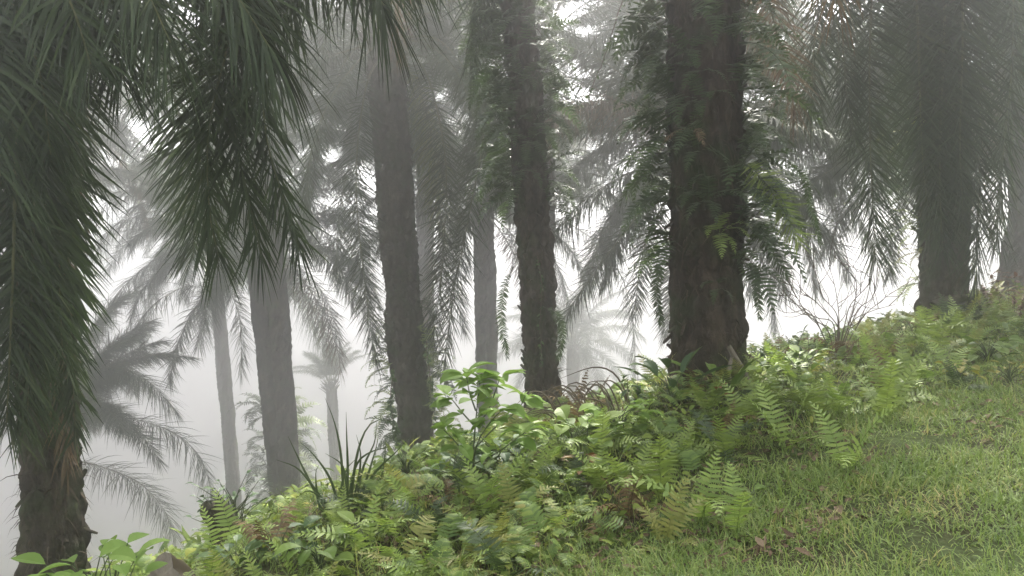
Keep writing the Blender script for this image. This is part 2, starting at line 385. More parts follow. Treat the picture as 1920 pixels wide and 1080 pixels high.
def trunk_mesh(base, top, r0, r1, seed, near=True, mat='bark', bend=0.1, flare=.28, stubs=.4, scale_h=.15, knob=0.04):
    "axis from base to top in local space (origin = base); rough with spiralling leaf-base scars and broken stubs"
    rg = np.random.default_rng(seed)
    ax = np.asarray(top, float) - np.asarray(base, float); H = np.linalg.norm(ax)
    nz = int(H / (.035 if near else .12)); nt_ = 72 if near else 28
    t = np.linspace(-.5 / H, 1, nz)
    bd = np.array([rg.normal(), rg.normal(), 0]) * bend
    C = ax[None] * t[:, None] + bd[None] * (np.sin(np.clip(t, 0, 1) * math.pi))[:, None]
    th = np.linspace(0, 2 * math.pi, nt_, endpoint=False)
    zz = t * H
    rad = r0 + (r1 - r0) * np.clip(t, 0, 1) + flare * r0 * np.exp(-np.clip(zz, 0, 99) / .35)
    TH, Z = np.meshgrid(th, zz)
    u = TH * 8 / (2 * math.pi); v = Z / scale_h / 2
    p1, p2 = (u + v) % 1 - .5, (u - v) % 1 - .5
    dd = np.maximum(np.abs(p1), np.abs(p2)) * 2
    # a scar's upper lip stands out: skew by the vertical place inside the cell
    lip = (p1 - p2) * .5
    amp = vnoise(np.cos(TH) * 2 + 7, np.sin(TH) * 2, Z * 1.6 + seed)
    disp = knob * (1 - dd ** 2) * (.5 + 1.1 * amp) + knob * .8 * lip
    disp += .15 * r0 / .3 * (vnoise(np.cos(TH) * 1.5, np.sin(TH) * 1.5, Z * 1.1 + seed * 3) - .5)
    disp += .045 * (vnoise(np.cos(TH) * 6, np.sin(TH) * 6, Z * 5 + seed) - .5)
    if near: disp += .055 * (vnoise(np.cos(TH) * 18, np.sin(TH) * 18, Z * 9 + seed) - .5)
    RR = (rad[:, None] + disp) * np.clip((1.0 - t) * H / .28, .12, 1)[:, None] ** .6
    V = np.stack([C[:, 0:1] + RR * np.cos(TH), C[:, 1:2] + RR * np.sin(TH), C[:, 2:3] + 0 * TH], -1)
    i = np.arange(nz - 1)[:, None] * nt_; j = np.arange(nt_)[None]; j2 = (j + 1) % nt_
    Fq = np.stack([i + j, i + j2, i + nt_ + j2, i + nt_ + j], -1).reshape(-1, 4)
    mb = MB().add((V.reshape(-1, 3), Fq))
    if stubs > 0:
        ns = int(stubs * H * 26)
        for q in range(ns):
            zc = rg.uniform(.1, H - .05); a = rg.uniform(0, 2 * math.pi)
            ii = int(np.clip(np.searchsorted(zz, zc), 0, nz - 1))
            r = rad[ii]
            o = np.array([math.cos(a), math.sin(a), 0]); tg = np.array([-o[1], o[0], 0])
            upd = nrm(o * rg.uniform(.3, .9) + tg * rg.normal(0, .2) + np.array([0, 0, rg.choice([1, 1, 1, -.4])]))
            p0 = C[ii] + o * (r - .03); Ls = rg.uniform(.06, .2)
            path = np.stack([p0 + upd * Ls * x + o * (.02 * x) for x in (0, .4, .85, 1)])
            wd = rg.uniform(.03, .055)
            mb.add(tube(path, np.array([wd, wd * .9, wd * rg.uniform(.6, .8), wd * .5]), 6, .5, o))
    if near:
        nf = int(H * 320); ii = rg.integers(0, nz, nf); a = rg.uniform(0, 6.283, nf)
        o = np.stack([np.cos(a), np.sin(a), 0 * a], 1); tg = np.stack([-o[:, 1], o[:, 0], 0 * a], 1)
        D = o * rg.uniform(.1, 1.1, nf)[:, None] + tg * rg.normal(0, .5, nf)[:, None] + np.array([0, 0, -.3]) + np.stack([0 * a, 0 * a, rg.normal(0, .7, nf)], 1)
        mb.add(ribbons(C[ii] + o * (rad[ii] - .02)[:, None], D, tg + rg.normal(0, .3, (nf, 3)), rg.uniform(.06, .30, nf), rg.uniform(.003, .011, nf), rg.uniform(.5, 3, nf), [1, .9, .6, .1]), 1)
    for q in range(34):
        a = q * 2.4; zc = H - rg.uniform(.05, .75); ii = int(np.clip(np.searchsorted(zz, zc), 0, nz - 1))
        o = np.array([math.cos(a), math.sin(a), 0]); f = (H - zc) / .75
        p0 = C[ii] + o * rad[ii] * .8; upd = nrm(o * (.25 + .6 * f) + np.array([0, 0, 1.0])); Ls = rg.uniform(.3, .7)
        path = np.stack([p0 + upd * Ls * x + o * .12 * x * x for x in (0, .35, .7, 1)])
        mb.add(tube(path, np.array([.085, .06, .045, .03]), 6, .5, o))
    return mb.mesh('trunk', [MT[mat], MT['fibre']], near), C, zz, rad

FERN_HOSTS = {}
def palm(label, base, top, r0, r1, seed, n_auto=20, near=False, custom=(), mat='bark', group='oil palms standing in the fog', ages=None, az0=None, with_trunk=True, stubs=None, spin=None, fscale=1.0, dead=2, host=None, bend=.1, leafmat='palm', skip=()):
    rg = random.Random(seed)
    root = thing('oil_palm', label, 'palm tree', base, group)
    base = np.asarray(base, float); top = np.asarray(top, float)
    me, C, zz, rad = trunk_mesh(base, top, r0, r1, seed, near, mat, bend, stubs=(stubs if stubs is not None else (.5 if near else .25)))
    link('trunk', me, root)
    if host: FERN_HOSTS[host] = (base, C, zz, rad)
    ct = top - base
    if not near: n_auto = int(n_auto * 1.45); fscale = max(fscale, 1.18) if fscale > .9 else fscale
    azs = rg.uniform(0, 6.28) if az0 is None else az0
    for i in range(n_auto):
        f = i / max(n_auto - 1, 1)
        age = min(7, int(f * 6.9 + rg.uniform(0, .7)))
        if ages: age = ages[i % len(ages)]
        az = azs + i * 2.39996
        if any(abs((az - a + math.pi) % (2 * math.pi) - math.pi) < wdt and age >= 3 for a, wdt in skip): continue
        m = leafmat
        if f > 1 - dead / max(n_auto, 1) and dead: m, age = 'palm_dead', 7
        pm = proto_frond(age, rg.randint(0, 1), m)
        off = (math.cos(az) * r1 * .8, math.sin(az) * r1 * .8, -0.09 * age + .25)
        mw = frame_z(az, rg.uniform(-.08, .08), rg.uniform(-.25, .25), (ct[0] + off[0], ct[1] + off[1], ct[2] + off[2]), fscale * rg.uniform(.85, 1.08))
        if near:
            fo = link('frond', pm[0], root, mw); link('rachis', pm[1], fo)
        else:
            link('frond', pm[2], root, mw)
    for cu in custom:
        kw = dict(cu[1]) if len(cu) > 1 else {}
        m = kw.pop('mat', leafmat); lab = kw.pop('label', None)
        P = spline([at(*p) - base for p in cu[0]], 40)
        lv, rv = frond_arrays(P, **{**dict(seed=rg.randint(0, 9999)), **kw})
        fo = MB().add(lv).build('frond', [MT[m]], root)
        MB().add(rv).build('rachis', [MT['rachis']], fo, True)
        if lab: fo['label'] = lab
    return root

def on_ground(u, d, v_guess=700):
    p = at(u, v_guess, d); p[2] = gz(p[0], p[1]); return p

def base_for(u_top, v_top, d, u_base, v_base):
    b = at(u_base, v_base, d); g = gz(b[0], b[1])
    # slide the foot along the trunk's own line until it meets the ground
    t = at(u_top, v_top, d)
    k = (t[2] - g) / max(t[2] - b[2], .01)
    b = t + (b - t) * k; b[2] = gz(b[0], b[1]) - .02
    return b, t

# --- near palms --------------------------------------------------------------
b, t = base_for(2, -420, 6.9, 98, 1090)
palm('dark near palm at left edge, its trunk wrapped in hanging fronds', b, t, .21, .205, 11, 16, True, [
    ([(20, -430, 6.9), (180, -560, 6.5), (380, -420, 6.1), (470, -120, 5.9), (430, 70, 5.9), (392, 240, 5.9), (392, 390, 6.0), (412, 490, 6.1)], dict(pairs=160, leaf=.64, droop=1.1, bare=.3, plume=28)),
    ([(20, -430, 6.9), (260, -620, 6.4), (540, -420, 6.2), (600, -120, 6.1), (500, 90, 6.2), (500, 260, 6.25), (535, 380, 6.3), (562, 470, 6.35)], dict(pairs=160, leaf=.64, droop=1.1, bare=.3, plume=28)),
    ([(10, -400, 6.9), (160, -330, 6.2), (400, -250, 5.8), (620, -130, 5.5), (720, 10, 5.3)], dict(pairs=130, leaf=1.0, droop=3.4, bare=.1)),
    ([(10, -380, 6.8), (90, -260, 6.0), (240, -160, 5.4), (400, -60, 5.0), (520, 110, 4.9)], dict(pairs=130, leaf=.95, droop=3.4, bare=.1)),
    ([(0, -380, 6.8), (60, -240, 5.6), (150, -160, 5.0), (250, -60, 4.7), (320, 80, 4.6)], dict(pairs=130, leaf=.9, droop=3.4, bare=.1)),
    ([(0, -380, 6.8), (-20, -240, 5.6), (60, -120, 4.9), (130, 0, 4.6), (170, 120, 4.5)], dict(pairs=110, leaf=.7, droop=2.2, bare=.1)),
    ([(10, -400, 6.9), (200, -420, 6.0), (420, -320, 5.5), (640, -200, 5.2), (760, -90, 5.0)], dict(pairs=130, leaf=1.0, droop=3.2, bare=.1)),
    ([(10, -400, 6.9), (120, -330, 6.4), (260, -230, 6.0), (400, -110, 5.8), (470, 0, 5.7)], dict(pairs=130, leaf=.95, droop=3.2, bare=.1)),
    ([(0, -380, 6.8), (40, -260, 6.2), (110, -130, 5.8), (200, 20, 5.6), (230, 150, 5.5)], dict(pairs=130, leaf=.8, droop=2.6, bare=.1)),
    ([(0, -380, 6.8), (-40, -240, 6.0), (0, -60, 5.4), (70, 120, 5.2), (95, 290, 5.1)], dict(pairs=130, leaf=.75, droop=2.0, bare=.1)),
    ([(0, -380, 6.8), (-80, -240, 5.8), (-60, -60, 5.2), (-20, 140, 5.0), (0, 330, 4.9)], dict(pairs=130, leaf=.8, droop=2.0, bare=.1)),
    ([(20, -430, 6.9), (220, -600, 6.5), (450, -430, 6.2), (540, -140, 6.05), (450, 80, 6.05), (440, 240, 6.1), (470, 390, 6.15), (490, 480, 6.2)], dict(pairs=160, leaf=.64, droop=1.1, bare=.3, plume=28)),
    ([(20, -380, 6.7), (90, -200, 6.3), (105, 60, 6.1), (110, 320, 6.0), (112, 540, 6.05), (118, 680, 6.1)], dict(pairs=120, leaf=.66, droop=1.0, bare=.22, plume=40)),
    ([(0, -380, 6.7), (10, -200, 5.8), (25, 80, 5.6), (28, 360, 5.6), (20, 620, 5.65), (12, 800, 5.7)], dict(pairs=130, leaf=.62, droop=1.4, bare=.2, plume=40)),
    ([(0, -380, 6.7), (-60, -200, 6.0), (-50, 80, 5.8), (-45, 360, 5.8), (-60, 620, 5.8), (-70, 790, 5.8)], dict(pairs=120, leaf=.7, droop=1.4, bare=.2, plume=40)),
    ([(30, -380, 6.9), (110, -150, 6.7), (105, 150, 6.55), (95, 420, 6.5), (100, 640, 6.5), (112, 760, 6.5)], dict(pairs=110, leaf=.5, droop=1.6, bare=.2, plume=45)),
    ([(20, -380, 6.8), (135, -60, 6.5), (128, 280, 6.45), (130, 560, 6.45), (138, 740, 6.5), (142, 830, 6.5)], dict(pairs=130, leaf=.42, droop=1.6, bare=.25, plume=45)),
    ([(10, -380, 6.7), (60, -160, 5.9), (60, 150, 5.8), (62, 430, 5.8), (55, 680, 5.8), (50, 800, 5.85)], dict(pairs=140, leaf=.55, droop=1.5, bare=.25, plume=45)),
    ([(40, -380, 7.0), (120, -100, 6.9), (118, 250, 6.8), (112, 560, 6.75), (122, 790, 6.75), (128, 880, 6.75)], dict(pairs=90, leaf=.40, droop=2.2, bare=.3, plume=45, mat='palm_dead', label='withered brown frond hanging along the trunk')),
], mat='bark', host='left', dead=0, group='oil palms along the bank', stubs=.8, skip=[(-1.2, 1.1)])

b, t = base_for(925, -560, 10.8, 1022, 830)
palm('slim dark palm trunk in the middle, behind the leafy sapling', b, t, .195, .215, 23, 18, True, [], mat='bark', host='middle', group='oil palms along the bank', stubs=.6)

b, t = base_for(1300, -520, 8.6, 1322, 705)
palm('thickest dark palm trunk right of centre, draped with ferns', b, t, .34, .385, 37, 18, True, [], mat='bark_fibre', host='thick', group='oil palms along the bank', stubs=.8, bend=.05)

b, t = base_for(722, 60, 19.0, 788, 835)
palm('hazy grey palm left of the slim middle trunk, old fronds hanging beside it', b, t, .38, .43, 41, 20, True, [
    ([(745, 70, 19.0), (830, 80, 18.4), (905, 210, 18.0), (880, 400, 17.8), (848, 560, 17.8), (832, 700, 17.9)], dict(pairs=140, leaf=0.89, droop=1.0, plume=35)),
    ([(745, 80, 19.0), (800, 140, 18.3), (835, 300, 18.1), (830, 480, 18.0), (812, 640, 18.0)], dict(pairs=140, leaf=0.89, droop=1.0, plume=35)),
    ([(735, 90, 19.0), (690, 150, 18.4), (668, 320, 18.2), (680, 500, 18.2), (705, 680, 18.2)], dict(pairs=140, leaf=0.83, droop=1.0, plume=35)),
    ([(750, 70, 19.0), (790, 0, 18.8), (860, -20, 18.6), (960, 60, 18.5), (1010, 220, 18.4)], dict(pairs=140, leaf=0.83, droop=1.0, mat='palm_backlit', label='yellowish backlit frond arching to the right')),
    ([(755, 100, 19.0), (810, 110, 18.8), (870, 135, 18.6), (930, 230, 18.5), (950, 380, 18.5)], dict(pairs=140, leaf=0.89, droop=1.7)),
    ([(740, 90, 19.0), (790, 180, 19.4), (815, 300, 19.7), (830, 440, 19.8)], dict(pairs=120, leaf=0.89, droop=1.2, mat='palm_backlit')),
], host='grey', dead=0, group='oil palms along the bank', stubs=.4)

b, t = base_for(1735, -330, 12.2, 1768, 565)
palm('palm at the right with two long fronds hanging before its trunk', b, t, .31, .33, 53, 18, True, [
    ([(1735, -330, 12.2), (1690, -380, 11.9), (1650, -200, 11.6), (1632, 60, 11.4), (1632, 280, 11.3), (1642, 490, 11.3)], dict(pairs=150, leaf=.85, droop=.9, bare=.3, plume=35)),
    ([(1735, -330, 12.2), (1790, -360, 11.8), (1830, -150, 11.5), (1838, 100, 11.4), (1836, 320, 11.3), (1830, 525, 11.3)], dict(pairs=150, leaf=.82, droop=.9, bare=.3, plume=35)),
    ([(1735, -330, 12.2), (1760, -340, 11.6), (1775, -150, 11.3), (1768, 120, 11.2), (1762, 330, 11.2), (1768, 470, 11.2)], dict(pairs=150, leaf=.85, droop=1.0, bare=.3, plume=40)),
    ([(1735, -330, 12.2), (1720, -340, 11.7), (1715, -150, 11.4), (1722, 80, 11.3), (1730, 300, 11.3), (1745, 430, 11.3)], dict(pairs=150, leaf=.8, droop=1.0, bare=.3, plume=40)),
    ([(1735, -330, 12.2), (1780, -400, 11.6), (1800, -200, 11.2), (1805, 60, 11.1), (1800, 260, 11.1), (1806, 410, 11.1)], dict(pairs=150, leaf=.8, droop=1.0, bare=.3, plume=40)),
    ([(1735, -330, 12.2), (1660, -400, 11.8), (1600, -200, 11.4), (1580, 0, 11.3), (1585, 150, 11.3), (1600, 260, 11.3)], dict(pairs=150, leaf=.7, droop=1.0, bare=.3, plume=40)),
    ([(1735, -330, 12.2), (1810, -420, 11.8), (1880, -200, 11.5), (1900, 60, 11.4), (1880, 300, 11.4), (1870, 450, 11.4)], dict(pairs=150, leaf=.82, droop=.9, bare=.3, plume=40)),
    ([(1735, -330, 12.2), (1640, -330, 11.6), (1560, -150, 11.2), (1530, 50, 11.1), (1520, 210, 11.1)], dict(pairs=150, leaf=.9, droop=1.0, bare=.15, plume=30)),
    ([(1735, -330, 12.2), (1700, -300, 12.6), (1690, -100, 12.8), (1695, 120, 12.9), (1700, 330, 12.9)], dict(pairs=150, leaf=.82, droop=1.0, bare=.2, plume=30)),
], mat='bark', host='right', dead=0, group='oil palms along the bank', stubs=.5)

# --- palms down the slope, fading into the fog -------------------------------
b, t = base_for(488, 455, 32.7, 535, 930)
palm('hazy palm left of the grey one, its crown at eye level', b, t, .48, .54, 61, 22, False, [
    ([(488, 440, 32.5), (420, 395, 32.3), (320, 390, 32.0), (220, 420, 31.7), (160, 480, 31.5)], dict(pairs=90, leaf=1.40, droop=1.6)),
    ([(485, 460, 32.5), (420, 530, 31.9), (340, 540, 31.5), (270, 590, 31.3), (215, 690, 31.2), (196, 780, 31.2)], dict(pairs=100, leaf=1.32, droop=1.4)),
    ([(500, 445, 32.5), (570, 385, 32.3), (640, 400, 32.1), (680, 470, 32.0), (695, 570, 32.0)], dict(pairs=90, leaf=1.27, droop=1.5)),
    ([(490, 470, 32.5), (430, 520, 31.7), (450, 600, 31.4), (452, 700, 31.4)], dict(pairs=80, leaf=1.05, droop=1.5)),
    ([(492, 470, 32.5), (560, 500, 32.0), (610, 560, 31.8), (640, 650, 31.7)], dict(pairs=80, leaf=1.05, droop=1.5)),
    ([(488, 445, 32.5), (400, 350, 32.1), (290, 340, 31.7), (190, 390, 31.5), (130, 470, 31.3)], dict(pairs=110, leaf=1.55, droop=2.0)),
    ([(488, 450, 32.5), (400, 450, 31.9), (310, 475, 31.5), (230, 540, 31.3), (180, 630, 31.3)], dict(pairs=110, leaf=1.48, droop=1.8)),
    ([(488, 450, 32.5), (560, 420, 31.9), (630, 450, 31.5), (680, 530, 31.4), (700, 620, 31.4)], dict(pairs=110, leaf=1.48, droop=1.8)),
    ([(488, 440, 32.5), (540, 340, 32.1), (620, 320, 31.8), (690, 370, 31.6)], dict(pairs=110, leaf=1.48, droop=1.8)),
    ([(488, 455, 32.5), (450, 500, 31.1), (400, 560, 30.7), (370, 650, 30.6)], dict(pairs=110, leaf=1.21, droop=1.4)),
], host='hazy', dead=1, fscale=1.25, skip=[(-1.57, .6)])
b, t = base_for(105, 800, 29.0, 130, 1150)
palm('low palm behind the dark left trunk, fronds sweeping right', b, t, .34, .38, 67, 24, False, [
    ([(110, 860, 28.7), (180, 872, 28.3), (260, 905, 27.9), (310, 960, 27.7), (330, 1010, 27.6)], dict(pairs=90, leaf=1.25, droop=2.0)),
    ([(110, 790, 28.7), (200, 780, 28.3), (300, 800, 28.0), (370, 850, 27.9), (400, 930, 27.9)], dict(pairs=90, leaf=1.25, droop=1.8)),
    ([(110, 760, 28.7), (190, 690, 28.3), (270, 710, 28.1), (330, 770, 28.0)], dict(pairs=90, leaf=1.25, droop=1.8)),
], ages=[0, 1, 2, 3, 4, 1, 2], dead=0)
b, t = base_for(1285, 270, 18.5, 1300, 760)
palm('palm standing behind the thickest trunk, sending fronds out leftward', b, t, .36, .38, 71, 18, False, [
    ([(1280, 280, 18.5), (1200, 205, 17.7), (1110, 190, 17.1), (1030, 225, 16.7), (980, 310, 16.5)], dict(pairs=110, leaf=1.12, droop=2.4, mat='palm_dead', label='brownish frond held out level with long hanging leaflets')),
    ([(1270, 320, 18.5), (1200, 400, 18.1), (1130, 490, 17.9), (1080, 560, 17.8), (1045, 620, 17.8)], dict(pairs=90, leaf=0.73, droop=1.3)),
    ([(1300, 280, 18.5), (1400, 215, 17.1), (1500, 235, 16.3), (1600, 262, 15.7), (1680, 330, 15.4)], dict(pairs=110, leaf=1.00, droop=2.6, bare=.3)),
    ([(1280, 300, 18.5), (1190, 320, 18.3), (1090, 380, 18.1), (1010, 470, 18.0)], dict(pairs=90, leaf=1.06, droop=2.0)),
    ([(1280, 330, 18.5), (1210, 390, 18.7), (1160, 450, 18.9), (1130, 530, 19.0)], dict(pairs=90, leaf=0.94, droop=1.8)),
    ([(1275, 330, 18.5), (1225, 420, 18.1), (1200, 500, 18.0), (1190, 590, 18.0)], dict(pairs=90, leaf=0.65, droop=1.2)),
    ([(1310, 280, 18.5), (1400, 290, 18.8), (1480, 360, 19.1), (1530, 470, 19.3)], dict(pairs=90, leaf=1.06, droop=1.8)),
    ([(1310, 330, 18.5), (1400, 400, 18.8), (1450, 470, 19.0), (1475, 550, 19.1)], dict(pairs=90, leaf=0.94, droop=1.6)),
    ([(1310, 300, 18.5), (1420, 330, 18.3), (1500, 370, 18.2), (1545, 440, 18.2)], dict(pairs=90, leaf=0.94, droop=1.6)),
], dead=1, skip=[(-1.57, .9)], ages=[0, 1, 2, 3, 4, 2, 3])
b, t = base_for(905, 385, 30.5, 912, 800)
palm('pale palm between the grey and the slim middle trunk', b, t, .36, .40, 79, 20, False, [
    ([(910, 390, 30.5), (1000, 395, 29.7), (1100, 440, 29.1), (1165, 520, 28.8), (1188, 620, 28.7), (1190, 710, 28.7)], dict(pairs=100, leaf=1.03, droop=1.0)),
    ([(910, 385, 30.5), (1010, 325, 29.9), (1110, 340, 29.5), (1190, 410, 29.3), (1225, 520, 29.2)], dict(pairs=110, leaf=1.26, droop=1.6)),
    ([(910, 385, 30.5), (970, 300, 30.1), (1060, 270, 29.8), (1160, 320, 29.6)], dict(pairs=110, leaf=1.32, droop=1.8)),
    ([(910, 390, 30.5), (990, 430, 29.9), (1045, 500, 29.6), (1070, 590, 29.5)], dict(pairs=110, leaf=0.96, droop=1.4)),
    ([(905, 385, 30.5), (860, 420, 29.9), (850, 520, 29.7), (870, 620, 29.7)], dict(pairs=110, leaf=1.08, droop=1.4)),
    ([(900, 390, 30.5), (860, 350, 29.8), (850, 450, 29.5)], dict(pairs=80, leaf=1.25, droop=1.4)),
], dead=2, skip=[(-1.57, .4)])
b, t = base_for(112, 190, 30.0, 118, 900)
palm('pale crown showing between the dark left trunk and drooping plume', b, t, .40, .42, 83, 24, False)
b, t = base_for(718, 130, 26.0, 785, 900)
palm('fogbound palm hidden behind the hazy grey trunk, crown spreading leftward', b, t, .36, .40, 89, 24, False, [
    ([(715, 140, 26), (640, 180, 25.4), (590, 290, 25), (570, 420, 24.9)], dict(pairs=120, leaf=1.15, droop=1.8)),
    ([(715, 140, 26), (670, 250, 25.2), (640, 380, 24.9), (628, 520, 24.8)], dict(pairs=120, leaf=1.0, droop=1.4)),
    ([(715, 140, 26), (610, 90, 25.6), (500, 130, 25.3), (420, 240, 25.2)], dict(pairs=120, leaf=1.2, droop=2.0)),
    ([(720, 140, 26), (800, 230, 25.2), (850, 350, 24.9), (880, 500, 24.8)], dict(pairs=120, leaf=1.1, droop=1.6)),
    ([(720, 140, 26), (820, 120, 25.5), (900, 200, 25.2), (930, 330, 25.1)], dict(pairs=120, leaf=1.2, droop=2.0)),
], dead=0, ages=[0, 1, 2, 3, 4, 5, 3])
b, t = base_for(1322, 320, 25.0, 1332, 800)
palm('pale palm hidden by the thickest trunk, crown showing at both sides', b, t, .36, .38, 97, 22, False, [
    ([(1330, 320, 25), (1420, 340, 24.4), (1500, 420, 24.1), (1535, 540, 24)], dict(pairs=120, leaf=1.2, droop=1.8)),
    ([(1330, 315, 25), (1440, 270, 24.6), (1560, 330, 24.3), (1630, 450, 24.2)], dict(pairs=120, leaf=1.25, droop=2.0)),
    ([(1330, 330, 25), (1400, 420, 24.4), (1440, 520, 24.2), (1455, 620, 24.2)], dict(pairs=120, leaf=.9, droop=1.4)),
    ([(1315, 320, 25), (1220, 330, 24.4), (1140, 410, 24.1), (1105, 520, 24)], dict(pairs=120, leaf=1.2, droop=1.8)),
    ([(1315, 315, 25), (1190, 260, 24.6), (1080, 310, 24.3), (1020, 420, 24.2)], dict(pairs=120, leaf=1.25, droop=2.0)),
], dead=0)
b, t = base_for(1905, 60, 19.0, 1915, 560)
palm('dim hazy palm at the right edge behind the reddish weeds', b, t, .40, .44, 103, 24, False)
b, t = base_for(1748, 330, 20.0, 1770, 640)
palm('hazy palm right behind the trunk at the right, fronds reaching left', b, t, .28, .32, 149, 18, False, [
    ([(1740, 330, 20), (1650, 270, 19.6), (1550, 310, 19.3), (1490, 420, 19.2)], dict(pairs=90, leaf=.95, droop=2.2)),
    ([(1740, 345, 20), (1660, 340, 19.8), (1590, 390, 19.6), (1545, 470, 19.6)], dict(pairs=90, leaf=.9, droop=2.0)),
    ([(1740, 320, 20), (1640, 210, 20), (1520, 210, 20), (1420, 300, 20)], dict(pairs=90, leaf=1.0, droop=2.2)),
    ([(1740, 320, 20), (1690, 380, 19.8), (1670, 450, 19.8), (1665, 520, 19.8)], dict(pairs=90, leaf=.7, droop=1.2)),
], dead=0, ages=[0, 1, 2, 3, 2, 4], skip=[(-1.57, .5)])
b, t = base_for(396, 430, 45.0, 432, 900)
palm('ghostly pale palm fading out behind the small stump', b, t, .34, .36, 109, 26, False, fscale=1.25, custom= [
    ([(396, 430, 45.0), (320, 380, 44.5), (230, 410, 44.0), (165, 500, 43.8)], dict(pairs=110, leaf=1.95, droop=2.0)),
    ([(396, 440, 45.0), (330, 470, 44.4), (280, 550, 44.0), (262, 650, 43.9)], dict(pairs=110, leaf=1.82, droop=1.8)),
    ([(396, 440, 45.0), (470, 480, 44.4), (560, 560, 44.0), (600, 650, 43.9)], dict(pairs=110, leaf=1.82, droop=1.8)),
], dead=0)
b, t = base_for(620, 720, 50.0, 622, 800)
palm('young short palm with upright fronds, almost lost in fog', b, t, .3, .3, 113, 12, False, ages=[0, 1, 0, 1, 2], dead=0, fscale=.6)
b, t = base_for(1075, 640, 55.0, 1080, 800)
palm('faint rounded crown far down the slope in white fog', b, t, .4, .4, 127, 18, False, dead=0)
b, t = base_for(60, 200, 36.0, 112, 900)
palm('very pale crown behind the dark left trunk, high in fog', b, t, .4, .4, 131, 24, False, dead=0)
b, t = base_for(800, 180, 38.0, 800, 900)
palm('very pale crown far behind the grey palm', b, t, .4, .4, 137, 24, False, dead=0)

for u0, v0, d0, ub, sd, lab in [
    (486, 190, 30, 536, 201, 'pale crown far above the eye level crown'), 
    (1018, 60, 24, 1022, 210, 'high hazy crown right behind the slim middle trunk'), (1312, 90, 27, 1322, 203, 'hazy crown spreading from behind the thickest trunk, high in fog'), 
    (1745, 300, 36, 1768, 205, 'pale crown behind the longest right fronds'), (60, 380, 31, 80, 206, 'pale palm mostly hidden by the dark left trunk'),
    (455, 330, 40, 535, 207, 'very faint crown just above the eye level crown'), (735, 290, 33, 785, 208, 'faint crown behind the hazy grey trunk, low in the fog'),
    (1000, 330, 38, 1018, 209, 'faint low crown right behind the slim middle trunk')]:
    b, t = base_for(u0, v0, d0, ub, 900)
    palm(lab, b, t, .34, .36, sd, 24, False, dead=0, ages=[0, 1, 2, 3, 4, 3, 2, 5])

#PLANTS-BEGIN
# ------------------------------------------------------------------ ferns
FTYPES = {'up': (78, 38), 'arch': (66, -30), 'droop': (38, -68), 'hang': (-5, -88), 'flat': (34, -8)}
FERN_CACHE = {}
def fern_frond(ftype, mat, seed):
    key = (ftype, mat, seed)
    if key not in FERN_CACHE:
        rg = np.random.default_rng(seed * 17 + len(ftype) * 5)
        e0, e1 = FTYPES[ftype]; n = 24; t = np.linspace(0, 1, n)
        el = np.radians(e0 + (e1 - e0) * t ** 1.3); sw = rg.uniform(-.5, .5) * t
        d = np.stack([np.cos(el) * np.cos(sw), np.cos(el) * np.sin(sw), np.sin(el)], 1)
        P = np.vstack([[0, 0, 0], np.cumsum(d[:-1] / (n - 1), axis=0)])
        pairs = 15; bare = .12
        T = nrm(np.gradient(P, axis=0)); S0 = np.array([-math.sin(sw[0]), math.cos(sw[0]), 0])
        tt = bare + (1 - bare) * np.repeat((np.arange(pairs) + .5) / pairs, 2) + rg.uniform(-.006, .006, pairs * 2)
        tt = np.clip(tt, 0, .995); side = np.tile([1., -1.], pairs)
        ix = np.clip((tt * (n - 1)).astype(int), 0, n - 2); fr = (tt * (n - 1) - ix)[:, None]
        B = P[ix] * (1 - fr) + P[ix + 1] * fr; t3 = nrm(T[ix]); s3 = nrm(S0 - t3 * (t3 @ S0)[:, None]); n3 = np.cross(t3, s3)
        roll = rg.uniform(-.3, .3) + rg.uniform(-.5, .5) * tt
        s3, n3 = s3 * np.cos(roll)[:, None] + n3 * np.sin(roll)[:, None], n3 * np.cos(roll)[:, None] - s3 * np.sin(roll)[:, None]
        a = np.interp(tt, [0, .6, 1], [R(86), R(72), R(40)]) + rg.normal(0, .07, len(tt))
        D = t3 * np.cos(a)[:, None] + s3 * (side * np.sin(a))[:, None] + n3 * rg.normal(.12, .12, len(tt))[:, None]
        L = .205 * np.interp(tt, [bare, .3, .5, .8, 1], [.55, 1, .97, .55, .10]) * rg.uniform(.85, 1.1, len(tt))
        Wd = .0205 * np.interp(tt, [bare, .4, 1], [.9, 1.1, .55]) * rg.uniform(.85, 1.1, len(tt))
        wither = mat == 'fern_brown'
        lv = ribbons(B, D, t3, L, Wd, (.25 if not wither else 1.6) * rg.uniform(.3, 1.6, len(tt)), [.85, 1.05, .95, .6, .06])
        rv = tube(P, np.linspace(.008, .002, n), 5)
        FERN_CACHE[key] = MB().add(lv).add(rv, 1).mesh('frond', [MT[mat], MT[mat if not wither else 'dry']])
    return FERN_CACHE[key]

def fern(label, loc, size, n, types, mat, seed, az=None, spread=math.pi, group='ferns on the bank', cat='fern', mats=None, name='fern'):
    rg = random.Random(seed)
    root = thing(name, label, cat, loc, group)
    a0 = rg.uniform(0, 6.28)
    for i in range(n):
        a = (a0 + i * 6.283 / n + rg.uniform(-.4, .4)) if az is None else az + spread * ((i + .5) / n * 2 - 1) + rg.uniform(-.25, .25)
        m = rg.choice(mats) if mats else mat
        me = fern_frond(types[i % len(types)], m, rg.randint(0, 3))
        s = size * rg.uniform(.72, 1.1)
        link('frond', me, root, frame_z(a, rg.uniform(-.15, .15), rg.uniform(-.25, .25), (.02 * math.cos(a), .02 * math.sin(a), 0), s))
    return root

